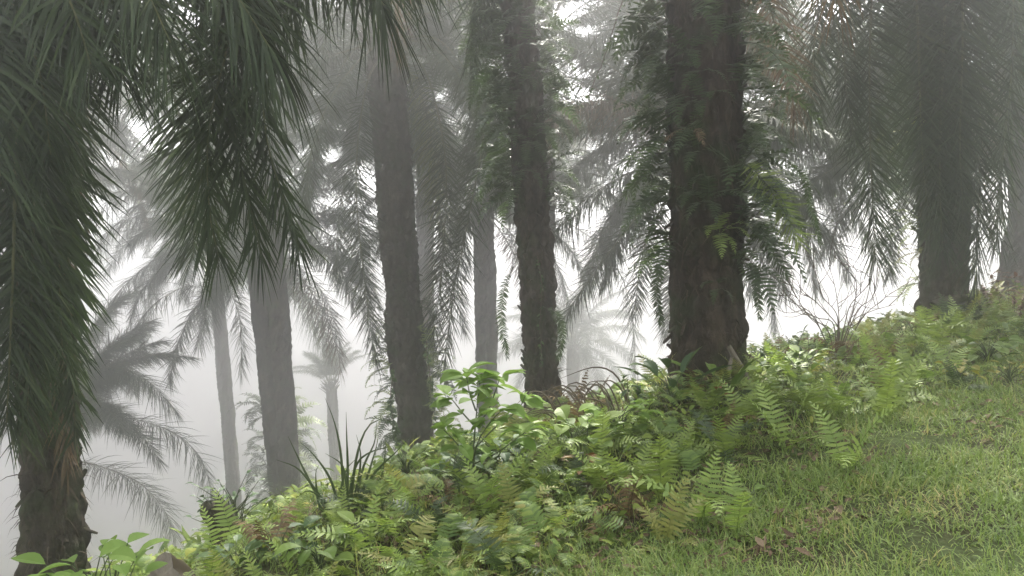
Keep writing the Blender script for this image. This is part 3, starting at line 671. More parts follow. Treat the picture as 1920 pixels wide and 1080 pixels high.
ORD = ['first', 'second', 'third', 'fourth', 'fifth', 'sixth', 'seventh', 'eighth', 'ninth', 'tenth', 'eleventh', 'twelfth', 'thirteenth', 'fourteenth', 'fifteenth', 'sixteenth', 'seventeenth', 'eighteenth', 'nineteenth', 'twentieth']
FCOL = {'fern': 'mid green', 'fern_bright': 'light green', 'fern_yellow': 'yellowing', 'fern_brown': 'withered brown', 'fern_dark': 'dark green'}

def trunk_spot(host, v_or_z, th):
    base, C, zz, rad = FERN_HOSTS[host]
    i = int(np.clip(np.searchsorted(zz, v_or_z), 0, len(zz) - 1))
    return base + C[i] + np.array([math.cos(th), math.sin(th), 0]) * (rad[i] + .0)

def epiphytes(host, phrase, spec, seed):
    "spec: (side, height above foot, size, number of fronds, colour); side = left / right / front as one stands facing the trunk"
    rg = random.Random(seed)
    base = FERN_HOSTS[host][0]
    view = math.atan2(CAM[1] - base[1], CAM[0] - base[0])       # azimuth from trunk to viewer
    cnt = {}
    for side, z, size, n, mat in sorted(spec, key=lambda q: -q[1]):
        off = {'left': -1.45, 'right': 1.45, 'front': 0.0}[side] + rg.uniform(-.45, .45)
        th = view + off
        k = cnt.get(side, 0); cnt[side] = k + 1
        place = {'left': 'left flank', 'right': 'right flank', 'front': 'face'}[side]
        lab = '%s fern on %s of %s, %s down' % (FCOL[mat], place, phrase, ORD[min(k, 19)])
        p = trunk_spot(host, z, th)
        fern(lab, p, size, n, ['droop', 'hang', 'arch', 'hang', 'droop'] if mat != 'fern_brown' else ['hang'], mat, rg.randint(0, 10 ** 6), th, 1.15, 'ferns growing on the palm trunks', 'epiphyte fern', name='epiphyte_fern')

rs = random.Random(99)
def rnd_spec(n, z0, z1, sides, sizes, mats, nf=(3, 6)):
    out = []
    for i in range(n):
        z = z0 + (z1 - z0) * ((i + rs.random()) / n)
        out.append((rs.choice(sides), z, rs.uniform(*sizes), rs.randint(*nf), rs.choice(mats)))
    return out
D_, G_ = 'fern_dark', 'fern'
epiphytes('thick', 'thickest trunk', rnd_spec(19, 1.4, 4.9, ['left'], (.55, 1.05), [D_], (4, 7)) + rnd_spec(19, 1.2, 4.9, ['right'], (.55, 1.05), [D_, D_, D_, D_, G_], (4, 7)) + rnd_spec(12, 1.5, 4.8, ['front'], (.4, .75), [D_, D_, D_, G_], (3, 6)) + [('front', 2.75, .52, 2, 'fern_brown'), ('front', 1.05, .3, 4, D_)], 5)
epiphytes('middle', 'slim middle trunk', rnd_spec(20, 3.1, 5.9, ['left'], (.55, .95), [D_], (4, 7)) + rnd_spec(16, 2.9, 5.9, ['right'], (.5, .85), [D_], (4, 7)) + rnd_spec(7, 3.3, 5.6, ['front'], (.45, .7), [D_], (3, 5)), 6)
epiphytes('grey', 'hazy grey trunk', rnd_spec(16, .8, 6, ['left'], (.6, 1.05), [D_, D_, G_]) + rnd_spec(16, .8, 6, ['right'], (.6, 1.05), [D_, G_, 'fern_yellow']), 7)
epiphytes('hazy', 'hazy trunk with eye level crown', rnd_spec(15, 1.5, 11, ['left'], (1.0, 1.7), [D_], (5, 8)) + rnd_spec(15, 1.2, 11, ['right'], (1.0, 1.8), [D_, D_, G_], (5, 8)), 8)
epiphytes('right', 'trunk behind two long fronds', rnd_spec(7, .2, 3.5, ['left'], (.4, .7), [D_, G_, 'fern_yellow']) + rnd_spec(5, .4, 3.5, ['right'], (.4, .7), [D_, G_]), 9)

def pinned_frond(name, label, pts, mat, leaf, pairs=30):
    "one long fern frond on its own curved stalk"
    P = spline([at(*p) for p in pts], 30)
    root = thing(name, label, 'epiphyte fern', P[0], 'ferns growing on the palm trunks')
    lv, rv = frond_arrays(P - P[0], pairs, leaf, .016, .5, 5, bare=.1, rr=.006, plume=8, S0=np.cross(P[-1] - P[0], fwd))
    fo = MB().add(lv).build('frond', [MT[mat]], root)
    MB().add(rv).build('rachis', [MT['stem']], fo, True)
pinned_frond('epiphyte_fern', 'large light green fern frond drooping from right side of thickest trunk', [(1385, 300, 8.3), (1425, 330, 8.1), (1465, 390, 8.0), (1500, 460, 8.0)], 'fern', .26, 26)
pinned_frond('epiphyte_fern', 'second narrow green frond drooping just below the large light green one', [(1388, 400, 8.3), (1420, 430, 8.2), (1450, 480, 8.1), (1480, 520, 8.1)], 'fern_dark', .12, 26)
pinned_frond('epiphyte_fern', 'thin dark frond dangling farthest right of the thickest trunk', [(1470, 300, 8.6), (1505, 330, 8.6), (1520, 390, 8.6), (1540, 462, 8.6)], 'fern_dark', .07, 30)

def creeper(label, pts, seed, leaf=.06, n=46, mat='broad_dark', group='creepers dangling from the trunks'):
    rg = np.random.default_rng(seed)
    P = spline([at(*p) for p in pts], 30)
    P[1:] += np.cumsum(rg.normal(0, .006, (29, 3)), axis=0)
    root = thing('creeper', label, 'creeper', P[0], group); P = P - P[0]
    MB().add(tube(P, np.linspace(.009, .004, 30), 5)).build('stem', [MT['dry']], root, True)
    ix = rg.integers(1, 29, n); B = P[ix]
    D = nrm(rg.normal(0, 1, (n, 3)) + [0, 0, -.6]); S = nrm(rg.normal(0, 1, (n, 3)))
    MB().add(ribbons(B, D, S, leaf * rg.uniform(.6, 1.4, n), leaf * .3 * rg.uniform(.7, 1.3, n), .4, [.15, .9, 1, .6, .05], .25)).build('leaves', [MT[mat]], root)
pinned_frond('epiphyte_fern', 'narrow fern strand dangling left of the slim middle trunk, below its ferns', [(962, 500, 10.5), (946, 540, 10.4), (940, 600, 10.4), (952, 672, 10.4)], 'fern_dark', .10, 34)
creeper('creeper clinging down the right side of the slim middle trunk', [(1008, 480, 10.5), (1020, 540, 10.4), (1018, 600, 10.4), (1026, 700, 10.4)], 2, .05, 60)
pinned_frond('epiphyte_fern', 'narrow fern strand arching clear of the slim middle trunk on its right', [(1018, 575, 10.4), (1042, 588, 10.3), (1054, 625, 10.3), (1046, 675, 10.3)], 'fern_dark', .10, 30)
pinned_frond('epiphyte_fern', 'narrow dark fern strand hanging at left edge of the thickest trunk', [(1252, 480, 8.4), (1236, 500, 8.3), (1230, 545, 8.3), (1240, 610, 8.3)], 'fern_dark', .09, 30)
pinned_frond('epiphyte_fern', 'narrow dark fern strand hanging low at right edge of thickest trunk', [(1390, 490, 8.2), (1414, 505, 8.1), (1420, 550, 8.1), (1424, 600, 8.1)], 'fern_dark', .09, 28)
creeper('thin bare vine hanging between the slim and the thickest trunk', [(1180, -60, 9.5), (1150, 60, 9.4), (1125, 130, 9.4), (1100, 190, 9.4)], 6, .05, 24)
creeper('leafy vine climbing the left side of the hazy grey trunk', [(738, 690, 12.6), (735, 740, 12.5), (745, 790, 12.5), (750, 830, 12.5)], 7, .10, 70)
creeper('leafy vine on the right side of the hazy grey trunk', [(800, 640, 12.6), (806, 700, 12.6), (812, 760, 12.6), (818, 810, 12.6)], 8, .08, 50)

# ------------------------------------------------------------------ leafy plants
OV = [.06, .55, .92, 1.0, .86, .5, .05]
LANCE = [.12, .8, 1.0, .85, .5, .05]
def leafy(name, label, loc, n, leaf, ratio, mat, height, seed, cat='plant', group=None, upright=.5, stem=True, prof=OV, fold=.3, droop=.7, spread=1.0, multi=1):
    "leaves on petioles fanning out from one or several short stems"
    rg = np.random.default_rng(seed)
    root = thing(name, label, cat, loc, group)
    mb = MB(); B, D, Ls = [], [], []
    for q in range(multi):
        b0 = np.array([rg.normal(0, .06), rg.normal(0, .06), -.03]) * (multi > 1)
        for i in range(n):
            a = i * 2.4 + rg.uniform(-.4, .4) + q
            h = height * (rg.uniform(.35, 1.0)); rr_ = height * spread * rg.uniform(.25, .7)
            tip = b0 + np.array([math.cos(a) * rr_, math.sin(a) * rr_, h])
            mid = b0 + np.array([math.cos(a) * rr_ * .3, math.sin(a) * rr_ * .3, h * .65])
            P = spline([b0, mid, tip], 8)
            mb.add(tube(P, np.linspace(.006, .003, 8), 5))
            B.append(tip); D.append(np.array([math.cos(a), math.sin(a), upright + rg.normal(0, .25)])); Ls.append(leaf * rg.uniform(.65, 1.15))
    mb.build('stem', [MT['stem']], root, True)
    B, D, Ls = np.array(B), nrm(np.array(D)), np.array(Ls)
    S = nrm(np.cross(D, [0, 0, 1.0]) + rg.normal(0, .18, B.shape))
    MB().add(ribbons(B, D, S, Ls, Ls * ratio * .5, droop * rg.uniform(.4, 1.5, len(B)), prof, fold)).build('leaves', [MT[mat]], root)
    return root

# the sapling: stem and branches placed one by one
g0 = ground_hit(893, 925); dS = float((g0 - CAM) @ fwd)
def sp(u, v, dd=0): return at(u, v, dS + dd)
sap = thing('sapling', 'leafy lime green sapling standing before the slim middle trunk', 'sapling', g0)
br = [[(893, 925, 0), (888, 850, 0), (893, 780, .02), (900, 712, 0)],
      [(888, 862, 0), (868, 845, -.05), (848, 822, -.1), (832, 806, -.12)],
      [(891, 800, .0), (868, 775, .05), (850, 752, .08), (838, 742, .1)],
      [(892, 800, .02), (915, 770, .05), (930, 730, .05), (938, 706, .02)],
      [(890, 840, .0), (930, 800, .1), (970, 770, .18), (985, 742, .2)],
      [(889, 855, .0), (900, 820, -.12), (925, 785, -.18), (940, 770, -.2)],
      [(888, 870, 0), (930, 850, -.05), (965, 825, -.06), (985, 810, -.05)],
      [(892, 770, 0), (880, 735, -.04), (876, 712, -.06), (872, 700, -.06)]]
rg = np.random.default_rng(3)
B, D, Ls = [], [], []
for i, b in enumerate(br):
    P = spline([sp(*q) - g0 for q in b], 16)
    MB().add(tube(P, np.linspace(.011 if i == 0 else .007, .003, 16), 6)).build('stem' if i == 0 else 'branch', [MT['stem']], sap, True)
    for j in (15, 15, 15, 15, 14, 14, 13, 12, 11, 10, 8, 6):
        a = rg.uniform(0, 6.28)
        B.append(P[j]); D.append([math.cos(a), math.sin(a), rg.uniform(-.1, .75)]); Ls.append(rg.uniform(.12, .23) * (1 if j > 9 else .8))
B, D, Ls = np.array(B), nrm(np.array(D)), np.array(Ls)
S = nrm(np.cross(D, [0, 0, 1.0]) + rg.normal(0, .25, B.shape))
B = B + D * .02
MB().add(ribbons(B, D, S, Ls, Ls * .29, rg.uniform(.2, 1.5, len(B)), OV, .3)).build('leaves', [MT['broad_bright']], sap)

# tall grass clump
def blades(name, label, paths, loc_i, mat, w, cat, group=None, flat=.14):
    Ps = [spline(p, 14) for p in paths]; o = Ps[loc_i][0].copy()
    root = thing(name, label, cat, o, group)
    for P in Ps:
        t = np.linspace(0, 1, 14)
        rad = w * np.interp(t, [0, .15, .55, 1], [.6, 1, .85, .08])
        MB().add(tube(P - o, rad, 6, flat, fwd)).build('blade', [MT[mat]], root, True)
    return root
gb = ground_hit(645, 965); dG = float((gb - CAM) @ fwd)
def gp(lst, dd=0): return [at(u, v, dG + dd) for u, v in lst]
blades('grass_tussock', 'tall sword leaved grass clump rising left of the sapling', [gp(l, q) for l, q in [
    ([(645, 970), (640, 860), (628, 795), (609, 745)], 0), ([(650, 970), (652, 880), (650, 820), (649, 772)], .05),
    ([(635, 975), (600, 930), (560, 880), (518, 862)], -.05), ([(625, 975), (590, 920), (560, 860), (540, 818)], .03),
    ([(640, 970), (620, 900), (590, 855), (562, 828)], .1), ([(655, 970), (668, 860), (690, 800), (722, 786), (740, 802)], .12),
    ([(660, 970), (680, 880), (702, 830), (706, 790)], .2), ([(665, 965), (690, 890), (705, 840), (710, 815)], .1),
    ([(630, 975), (600, 950), (592, 890), (598, 872)], -.08), ([(650, 965), (665, 880), (690, 850), (740, 835)], .2),
    ([(655, 970), (648, 900), (640, 870), (610, 850)], -.1), ([(660, 965), (700, 890), (740, 850), (768, 820)], .3),
    ([(640, 975), (610, 940), (580, 920), (560, 930)], -.12), ([(648, 975), (640, 920), (650, 880), (668, 860)], -.1),
    ([(655, 970), (672, 900), (676, 850), (668, 815)], .25), ([(662, 970), (712, 900), (722, 850), (724, 822)], .35)]], 0, 'blade', .011, 'grass clump')

# dry arching stems right of the slim trunk
rg = np.random.default_rng(12)
pth = [[at(1176, 760, 7.2), at(1173, 736, 7.2), at(1150, 699, 7.2), at(1111, 689, 7.2), at(1044, 712, 7.2)],
       [at(1180, 770, 7.2), at(1165, 730, 7.2), at(1138, 713, 7.2), at(1121, 745, 7.2)]]
for i in range(26):
    bu = 1060 + rg.uniform(0, 120); bv = 825 - (bu - 1060) * .2; dd = rg.uniform(6.9, 7.6)
    hgt = rg.uniform(45, 95); rch = rg.uniform(60, 120)
    pth.append([at(bu, bv, dd), at(bu - rch * .3, bv - hgt * .8, dd), at(bu - rch * .6, bv - hgt, dd), at(bu - rch, bv - hgt * rg.uniform(.5, .85), dd)])
blades('dry_stalks', 'tangle of dark dry arching stalks right of the slim trunk foot', pth, 2, 'dry', .0085, 'dry stalks', flat=.5)

# bare twiggy bush
rg = np.random.default_rng(5)
gbx = ground_hit(1566, 668); dB = min(float((gbx - CAM) @ fwd), 9.6); ob = at(1566, 672, dB); ob[2] = gz(ob[0], ob[1])
bush = thing('bare_bush', 'leafless twiggy bush at the bank edge, right of the thickest trunk', 'bush', ob)
def X(x, y, dd=0): return at(1440 + x / 3.6, 440 + y / 3.6, dB + dd) - ob
main = [[(440, 830), (390, 720), (290, 530), (130, 440), (0, 350)], [(450, 830), (480, 640), (350, 480), (290, 430), (110, 320)],
        [(450, 830), (470, 560), (370, 420), (340, 320), (300, 210)], [(460, 830), (480, 630), (470, 460), (440, 300), (400, 190)],
        [(470, 830), (560, 560), (595, 400), (580, 290), (430, 130)], [(480, 830), (600, 520), (700, 430), (745, 270)],
        [(480, 830), (640, 560), (750, 460), (835, 390)], [(470, 830), (560, 600), (690, 520), (860, 470)],
        [(450, 830), (400, 640), (270, 540), (150, 330), (160, 250)], [(460, 830), (440, 600), (330, 560), (200, 480), (110, 340)],
        [(470, 830), (520, 600), (560, 470), (690, 300), (530, 200)]]
for i, l in enumerate(main):
    dd = rg.uniform(-.35, .35)
    P = spline([X(x, y, dd * j / 4) for j, (x, y) in enumerate(l)], 26)
    P[0, 2] = -.05
    mb = MB().add(tube(P, np.linspace(.009, .003, 26), 5))
    for k in range(7):
        j = rg.integers(8, 25); d = nrm(nrm(P[min(j + 1, 25)] - P[j]) + rg.normal(0, .55, 3) + [0, 0, .25]); Lb = rg.uniform(.15, .5)
        Q = spline([P[j], P[j] + d * Lb * .5 + rg.normal(0, .02, 3), P[j] + d * Lb + [0, 0, .08]], 8)
        mb.add(tube(Q, np.linspace(.005, .002, 8), 4))
    mb.build('branch', [MT['dry']], bush, True)

# broad-leaved plants, placed one by one
LP = [
 (205, 1075, 'shrub', 'lime leaved low shrub at the foot of the dark left trunk', 14, .17, .62, 'broad_bright', .46, .3, 3),
 (600, 1075, 'broad_leaf_plant', 'wide glossy leaved plant at the bottom edge left of the ribbed leaves', 10, .17, .7, 'broad', .2, .3, 1),
 (690, 1035, 'broad_leaf_plant', 'plant with big ribbed green leaves under the arching pale fern', 8, .19, .55, 'broad', .18, .4, 1),
 (520, 1040, 'broad_leaf_plant', 'deep green broad leaved plant right of the dark stump', 9, .16, .6, 'broad_dark', .2, .3, 2),
 (440, 1075, 'broad_leaf_plant', 'small dark leafy plant between the cut palm butt and the wide leaves', 10, .15, .6, 'broad_dark', .2, .3, 2),
 (1262, 765, 'broad_leaf_plant', 'dark plant with long upright leaves before the thickest trunk', 10, .34, .36, 'broad_dark', .42, .8, 1),
 (1335, 770, 'broad_leaf_plant', 'plant with orange and yellow old leaves at the thickest trunk foot', 4, .18, .5, 'orange', .25, .5, 1),
 (1345, 755, 'broad_leaf_plant', 'glossy plant with one tall pointed leaf beside the orange leaves', 7, .33, .34, 'broad', .36, .9, 1),
 (1095, 850, 'broad_leaf_plant', 'dense heart leaved plant right of the dry stalks', 12, .17, .8, 'broad', .30, .3, 2),
 (1165, 815, 'broad_leaf_plant', 'light green bushy plant under the large arching dry stalk', 14, .15, .7, 'broad_bright', .34, .3, 2),
 (1215, 850, 'broad_leaf_plant', 'bluish green wide leaved plant below the dark upright leaves', 7, .19, .8, 'broad', .2, .2, 1),
 (1095, 890, 'broad_leaf_plant', 'low plant with orange tinged leaves below the heart leaved plant', 9, .11, .7, 'orange', .14, .2, 1),
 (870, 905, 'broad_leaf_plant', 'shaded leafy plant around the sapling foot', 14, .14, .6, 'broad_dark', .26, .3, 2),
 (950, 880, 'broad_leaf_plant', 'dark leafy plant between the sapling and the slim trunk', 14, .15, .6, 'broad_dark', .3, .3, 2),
 (1800, 722, 'broad_leaf_plant', 'low plant with yellow leaves on the right bank', 16, .10, .7, 'yellow', .22, .3, 1),
 (1893, 720, 'broad_leaf_plant', 'smaller yellowish plant near the right edge', 12, .10, .7, 'yellow', .2, .3, 1),
 (1842, 600, 'broad_leaf_plant', 'yellow green rosette plant before the trunk at the right', 9, .46, .3, 'fern_yellow', .40, .9, 1),
 (1770, 590, 'broad_leaf_plant', 'mound of green leaves at the foot of the trunk at the right', 16, .2, .6, 'broad', .34, .3, 2),
 (1860, 680, 'broad_leaf_plant', 'broad mid green leafy plant behind the yellow leaves', 16, .16, .7, 'broad', .3, .2, 2),
 (1700, 640, 'broad_leaf_plant', 'leafy weed mound left of the trunk at the right', 16, .15, .6, 'broad', .34, .3, 2),
 (1450, 705, 'broad_leaf_plant', 'low leafy weeds on the skyline beside the thickest trunk', 18, .11, .6, 'broad_dark', .36, .3, 2),
 (1500, 715, 'broad_leaf_plant', 'leafy weed with a big pointed leaf left of the bare bush', 12, .2, .5, 'broad', .32, .5, 2),
 (1405, 945, 'broad_leaf_plant', 'single low blue green leafy sprig in the grass', 4, .13, .6, 'broad', .1, .2, 1),
 (760, 900, 'broad_leaf_plant', 'mid green leafy plant behind the twin fern fronds', 14, .14, .6, 'broad', .28, .3, 2),
]
_p = at(195, 1022, 4.2); _g = float(gz(_p[0], _p[1]))
leafy('shrub', 'lime leaved low shrub at the foot of the dark left trunk', (_p[0], _p[1], _g), 15, .17, .62, 'broad_bright', float(_p[2] - _g), 200, upright=.3, multi=3, cat='shrub', spread=.55)
LP = LP[1:]
for i, (u, v, nm, lab, n, leaf, ratio, mat, h, upr, multi) in enumerate(LP):
    leafy(nm, lab, ground_hit(u, v), n, leaf, ratio, mat, h, 200 + i, upright=upr, multi=multi, cat='shrub' if nm == 'shrub' else 'plant', group=None if nm == 'shrub' else 'broad leaved plants on the bank')

# weeds with upright stems on the skyline and at the right edge
def weed(label, loc, h, mat, seed, n=26, leaf=.07, stems=1, lean=.12):
    rg = np.random.default_rng(seed); root = thing('weed', label, 'weed', loc, 'upright weeds along the bank')
    mb = MB(); B = []
    for q in range(stems):
        tip = np.array([rg.normal(0, lean), rg.normal(0, lean), h * rg.uniform(.7, 1)])
        P = spline([[rg.normal(0, .05), rg.normal(0, .05), -.03], tip * .5 + rg.normal(0, .02, 3), tip], 12)
        mb.add(tube(P, np.linspace(.006, .002, 12), 5)); B.append(P[rg.integers(3, 12, n)])
    B = np.vstack(B); D = nrm(np.stack([rg.normal(0, 1, len(B)), rg.normal(0, 1, len(B)), rg.normal(.3, .4, len(B))], 1))
    mb.build('stem', [MT['dry']], root, True)
    Ls = leaf * rg.uniform(.6, 1.3, len(B))
    MB().add(ribbons(B, D, nrm(np.cross(D, [0, 0, 1.])), Ls, Ls * .25, .6, LANCE, .25)).build('leaves', [MT[mat]], root)
for i, (u, v, h, mat, lab, n, st) in enumerate([
    (1462, 690, .5, 'broad_dark', 'dark spiky weed on the skyline right of the thickest trunk', 10, 1),
    (1490, 690, .55, 'broad_dark', 'tallest leafy skyline weed between thickest trunk and bare bush', 22, 1),
    (1512, 690, .4, 'broad_dark', 'thin skyline weed nearest the bare bush', 5, 1),
    (1425, 700, .35, 'broad_dark', 'short skyline weed touching the leaning dead frond base', 22, 2),
    (1885, 600, .9, 'red', 'tall reddish weed at the right edge', 60, 3),
    (1905, 610, .8, 'red', 'reddish weed partly cut by the right edge', 60, 3),
    (1862, 605, .6, 'red', 'shorter reddish weed beside the yellow green rosette', 50, 3),
    (1190, 790, .45, 'broad_dark', 'dark weed on the skyline left of the thickest trunk', 16, 2),
    (300, 1035, .42, 'blade', 'thin twig like weed behind the lime shrub', 4, 3),
    (340, 1030, .40, 'blade', 'thin dark stemmed weed between lime shrub and stump', 4, 2)]):
    weed(lab, ground_hit(u, v), h, mat, 300 + i, n, .09 if i != 4 else .07, st)

# ground ferns placed one by one
GF = [
 (1585, 885, .46, 3, ['up', 'arch'], 'fern_bright', 'pale upright fern at the grass edge, the farthest right of the pale ones'),
 (1475, 850, .46, 4, ['up', 'arch', 'up'], 'fern_bright', 'large light green fern clump downhill from the orange leaves'),
 (1310, 985, .52, 3, ['arch', 'up'], 'fern_bright', 'pale fern with a long arching frond alone in the grass'),
 (1378, 1005, .34, 2, ['up'], 'fern_bright', 'short pale fern beside the fern with long arching frond'),
 (1000, 915, .38, 5, ['up', 'arch'], 'fern_bright', 'bright upright fern right below the slim trunk foot'),
 (925, 975, .40, 5, ['up', 'arch'], 'fern_bright', 'fresh green fern standing below the sapling'),
 (775, 970, .34, 3, ['up'], 'fern_bright', 'twin upright light green fronds left of the sapling'),
 (725, 970, .38, 5, ['arch', 'droop'], 'fern_yellow', 'browning fern next to the twin light green fronds'),
 (850, 950, .30, 6, ['droop', 'arch'], 'fern_brown', 'rusty withered fern curled under the sapling'),
 (890, 1010, .36, 4, ['arch', 'flat'], 'fern_yellow', 'yellowing fern between rusty fern and fresh green fern'),
 (735, 1015, .38, 4, ['arch', 'flat'], 'fern_bright', 'pale fern arching over the big ribbed leaves'),
 (760, 1070, .36, 5, ['arch', 'flat'], 'fern_yellow', 'yellow green fern at the bottom below the ribbed leaves'),
 (850, 1075, .34, 5, ['flat', 'arch'], 'fern_bright', 'light green fern at the bottom edge right of the ribbed leaves'),
 (560, 1085, .28, 5, ['flat', 'up'], 'fern_bright', 'lime fern at bottom edge amid the wide glossy leaves'),
 (965, 960, .34, 5, ['droop', 'arch'], 'fern_brown', 'withered brown fern right of the fresh green fern'),
 (1130, 925, .38, 6, ['up', 'arch'], 'fern', 'green fern in brown litter below the heart leaved plant'),
 (1190, 935, .38, 6, ['up', 'arch'], 'fern', 'green fern midway between heart leaved plant and lone pale fern'),
 (1080, 905, .36, 6, ['arch', 'droop'], 'fern_dark', 'dark fern beside the orange tinged leaves'),
 (1240, 940, .42, 6, ['arch', 'up'], 'fern', 'spreading green fern just uphill of the lone pale fern'),
 (1265, 885, .40, 6, ['arch', 'up'], 'fern', 'green fern below the bluish wide leaved plant'),
 (1340, 850, .42, 7, ['arch', 'droop'], 'fern_dark', 'greyish dark fern below the orange leaves'),
 (1400, 810, .44, 7, ['arch', 'up'], 'fern', 'green fern right beside the orange leaves'),
 (1440, 770, .44, 7, ['arch', 'flat'], 'fern', 'wide fern below the leaning dead frond base'),
 (1530, 790, .46, 7, ['arch', 'up'], 'fern', 'green fern behind the pale upright grass edge fern'),
 (1660, 790, .50, 6, ['arch', 'up'], 'fern', 'fern at the grass edge below the yellow leaves'),
 (1700, 740, .48, 6, ['arch', 'up'], 'fern', 'fern between the yellow leaves and the bare bush'),
 (1635, 690, .5, 4, ['up'], 'fern_bright', 'upright light fern just right of the bare bush'),
 (1590, 680, .50, 4, ['arch'], 'fern_brown', 'brownish comb like fern under the bare bush'),
 (1740, 650, .55, 7, ['arch', 'up'], 'fern', 'big fern below the trunk at the right'),
 (1800, 640, .52, 7, ['arch', 'up'], 'fern', 'fern between the rosette plant and the yellow leaves'),
 (1030, 1000, .26, 5, ['flat', 'arch'], 'fern_bright', 'small low fern in the litter below the slim trunk'),
 (640, 1010, .34, 5, ['arch', 'up'], 'fern', 'fern in the foot of the tall grass clump'),
 (680, 960, .34, 6, ['arch', 'droop'], 'fern_dark', 'dark fern right of the tall grass clump'),
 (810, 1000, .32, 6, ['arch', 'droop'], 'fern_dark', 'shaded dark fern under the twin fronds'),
]
for i, (u, v, size, n, types, mat, lab) in enumerate(GF):
    mats = None
    if mat == 'fern_yellow': mats = ['fern_yellow', 'fern_yellow', 'fern_bright', 'fern_brown']
    p = ground_hit(u, v)
    fern(lab, p, size * 1.22, n, types, mat, 400 + i, mats=mats)

# the lesser ferns of the bank, each told by its rank from a landmark
LM = {'the sapling': (893, 925), 'the thickest trunk': (1322, 705), 'the bare bush': (1566, 668), 'the tall grass clump': (645, 965), 'the yellow leaves': (1800, 722), 'the lone pale fern': (1310, 985), 'the trunk at the right': (1768, 565), 'the ribbed leaves': (690, 1035), 'the dry stalks': (1120, 815)}
LMP = {k: ground_hit(*v) for k, v in LM.items()}
rg = random.Random(77); cand = []
while len(cand) < 170:
    a, s = rg.uniform(-1.2, 14.5), rg.gauss(-.85, .8)
    if s < -2.15 - .25 * math.sin(a * 1.3) or s > 1.3: continue
    x, y = to_xy(a, s); p = np.array([x, y, gz(x, y)])
    if any(np.linalg.norm(p - q[0]) < .23 for q in cand): continue
    k = min(LMP, key=lambda n: np.linalg.norm(LMP[n] - p)); cand.append((p, k, np.linalg.norm(LMP[k] - p)))
seen = {}
for p, k, dst in sorted(cand, key=lambda q: q[2]):
    mat = rg.choice(['fern', 'fern', 'fern', 'fern', 'fern_dark', 'fern_bright', 'fern_bright', 'fern_yellow', 'fern_yellow', 'fern_brown'])
    key = (k, mat); j = seen.get(key, 0); seen[key] = j + 1
    lab = 'lesser %s fern in the undergrowth, %s closest to %s' % (FCOL[mat], ORD[min(j, 19)], k)
    fern(lab, p, rg.uniform(.26, .46) * (1 + .03 * p[1]), rg.randint(4, 7), ['arch', 'up', 'droop', 'flat'], mat, rg.randint(0, 10 ** 6), group='lesser ferns in the undergrowth')

# ------------------------------------------------------------------ stumps and dead wood
def wood_tube(name, label, pts, rads, mat, cat, sides=9, flat=1.0, jag=.0, seed=0, tri=0.0, flatdir=None):
    rg = np.random.default_rng(seed)
    P = spline(pts, 16); o = P[0].copy()
    r = np.interp(np.linspace(0, 1, 16), np.linspace(0, 1, len(rads)), rads)
    V, Fq = tube(P - o, r, sides, flat, flatdir)
    if tri:
        q = np.repeat(P - o, sides, 0); an = np.tile(np.linspace(0, 2 * math.pi, sides, endpoint=False), 16)
        V = q + (V - q) * (1 + tri * np.cos(3 * (an - math.pi / 2)))[:, None]
    V = V + .012 * (np.stack([vnoise(V[:, 0] * 25, V[:, 1] * 25, V[:, 2] * 9 + q) for q in range(3)], 1) - .5)
    if jag:
        top = V[-sides:]; T = nrm(P[-1] - P[-2]); top += T * rg.uniform(-jag, jag, (sides, 1))
    cap = V[-sides:].mean(0) - (nrm(P[-1] - P[-2]) * jag * .6)
    n0 = len(V); V = np.vstack([V, cap[None]])
    cf = np.array([[n0 - sides + i, n0 - sides + (i + 1) % sides, n0, n0] for i in range(sides)])
    root = thing(name, label, cat, o)
    MB().add((V, Fq)).build('log_side', [MT[mat]], root, True)
    cv = np.vstack([V[n0 - sides:n0], V[n0:n0 + 1]]) + nrm(P[-1] - P[-2]) * .003
    # cut face: quads to a small central ring, so that no face is degenerate
    ring = cv[-1] + (cv[:sides] - cv[-1]) * .04
    VV = np.vstack([cv[:sides], ring]); ff = np.array([[i, (i + 1) % sides, sides + (i + 1) % sides, sides + i] for i in range(sides)])
    MB().add((VV, ff)).build('cut_face', [MT['wood' if name != 'stump' else 'bark']], root)
    return root
q = ground_hit(300, 1110); dq = float((q - CAM) @ fwd)
wood_tube('palm_butt', 'pale cut palm frond butt with brown fibrous top at the bottom edge', [at(365, 1140, dq - .1), at(335, 1106, dq - .35), at(300, 1084, dq - .5)], [.12, .13, .13], 'fibre', 'dead wood', 24, .95, .006, 1, .28)
ps = on_ground(395, 6.3); h0 = ps.copy(); h0[2] -= .1
wood_tube('stump', 'dark broken stump behind the leaves, left of the hazy trunk', [h0, ps + [0, 0, .18], at(394, 948, 6.3)], [.13, .115, .10], 'bark', 'stump', 11, 1, .06, 2)
leafy('shrub', 'dark small leaved shrub growing around the broken stump', ps + [-.05, .25, -.05], 16, .085, .55, 'broad_dark', .55, 555, cat='shrub', multi=3, spread=.8)
wood_tube('dead_frond_base', 'grey dead frond base leaning against the thickest trunk', [at(1408, 735, 8.0), at(1392, 695, 8.05), at(1366, 650, 8.15)], [.085, .075, .055], 'wood', 'dead wood', 8, .4, .02, 3)
wood_tube('dead_frond_base', 'shorter grey frond base beside the leaning one at thickest trunk', [at(1368, 730, 8.0), at(1366, 700, 8.0), at(1372, 672, 8.05)], [.06, .05, .035], 'wood', 'dead wood', 8, .5, .02, 4)
wood_tube('log', 'pale topped flat log end at the foot of the trunk at right', [at(1750, 575, 11.4), at(1775, 566, 11.4), at(1806, 560, 11.4)], [.13, .13, .12], 'bark', 'log', 9, .6, .02, 5)

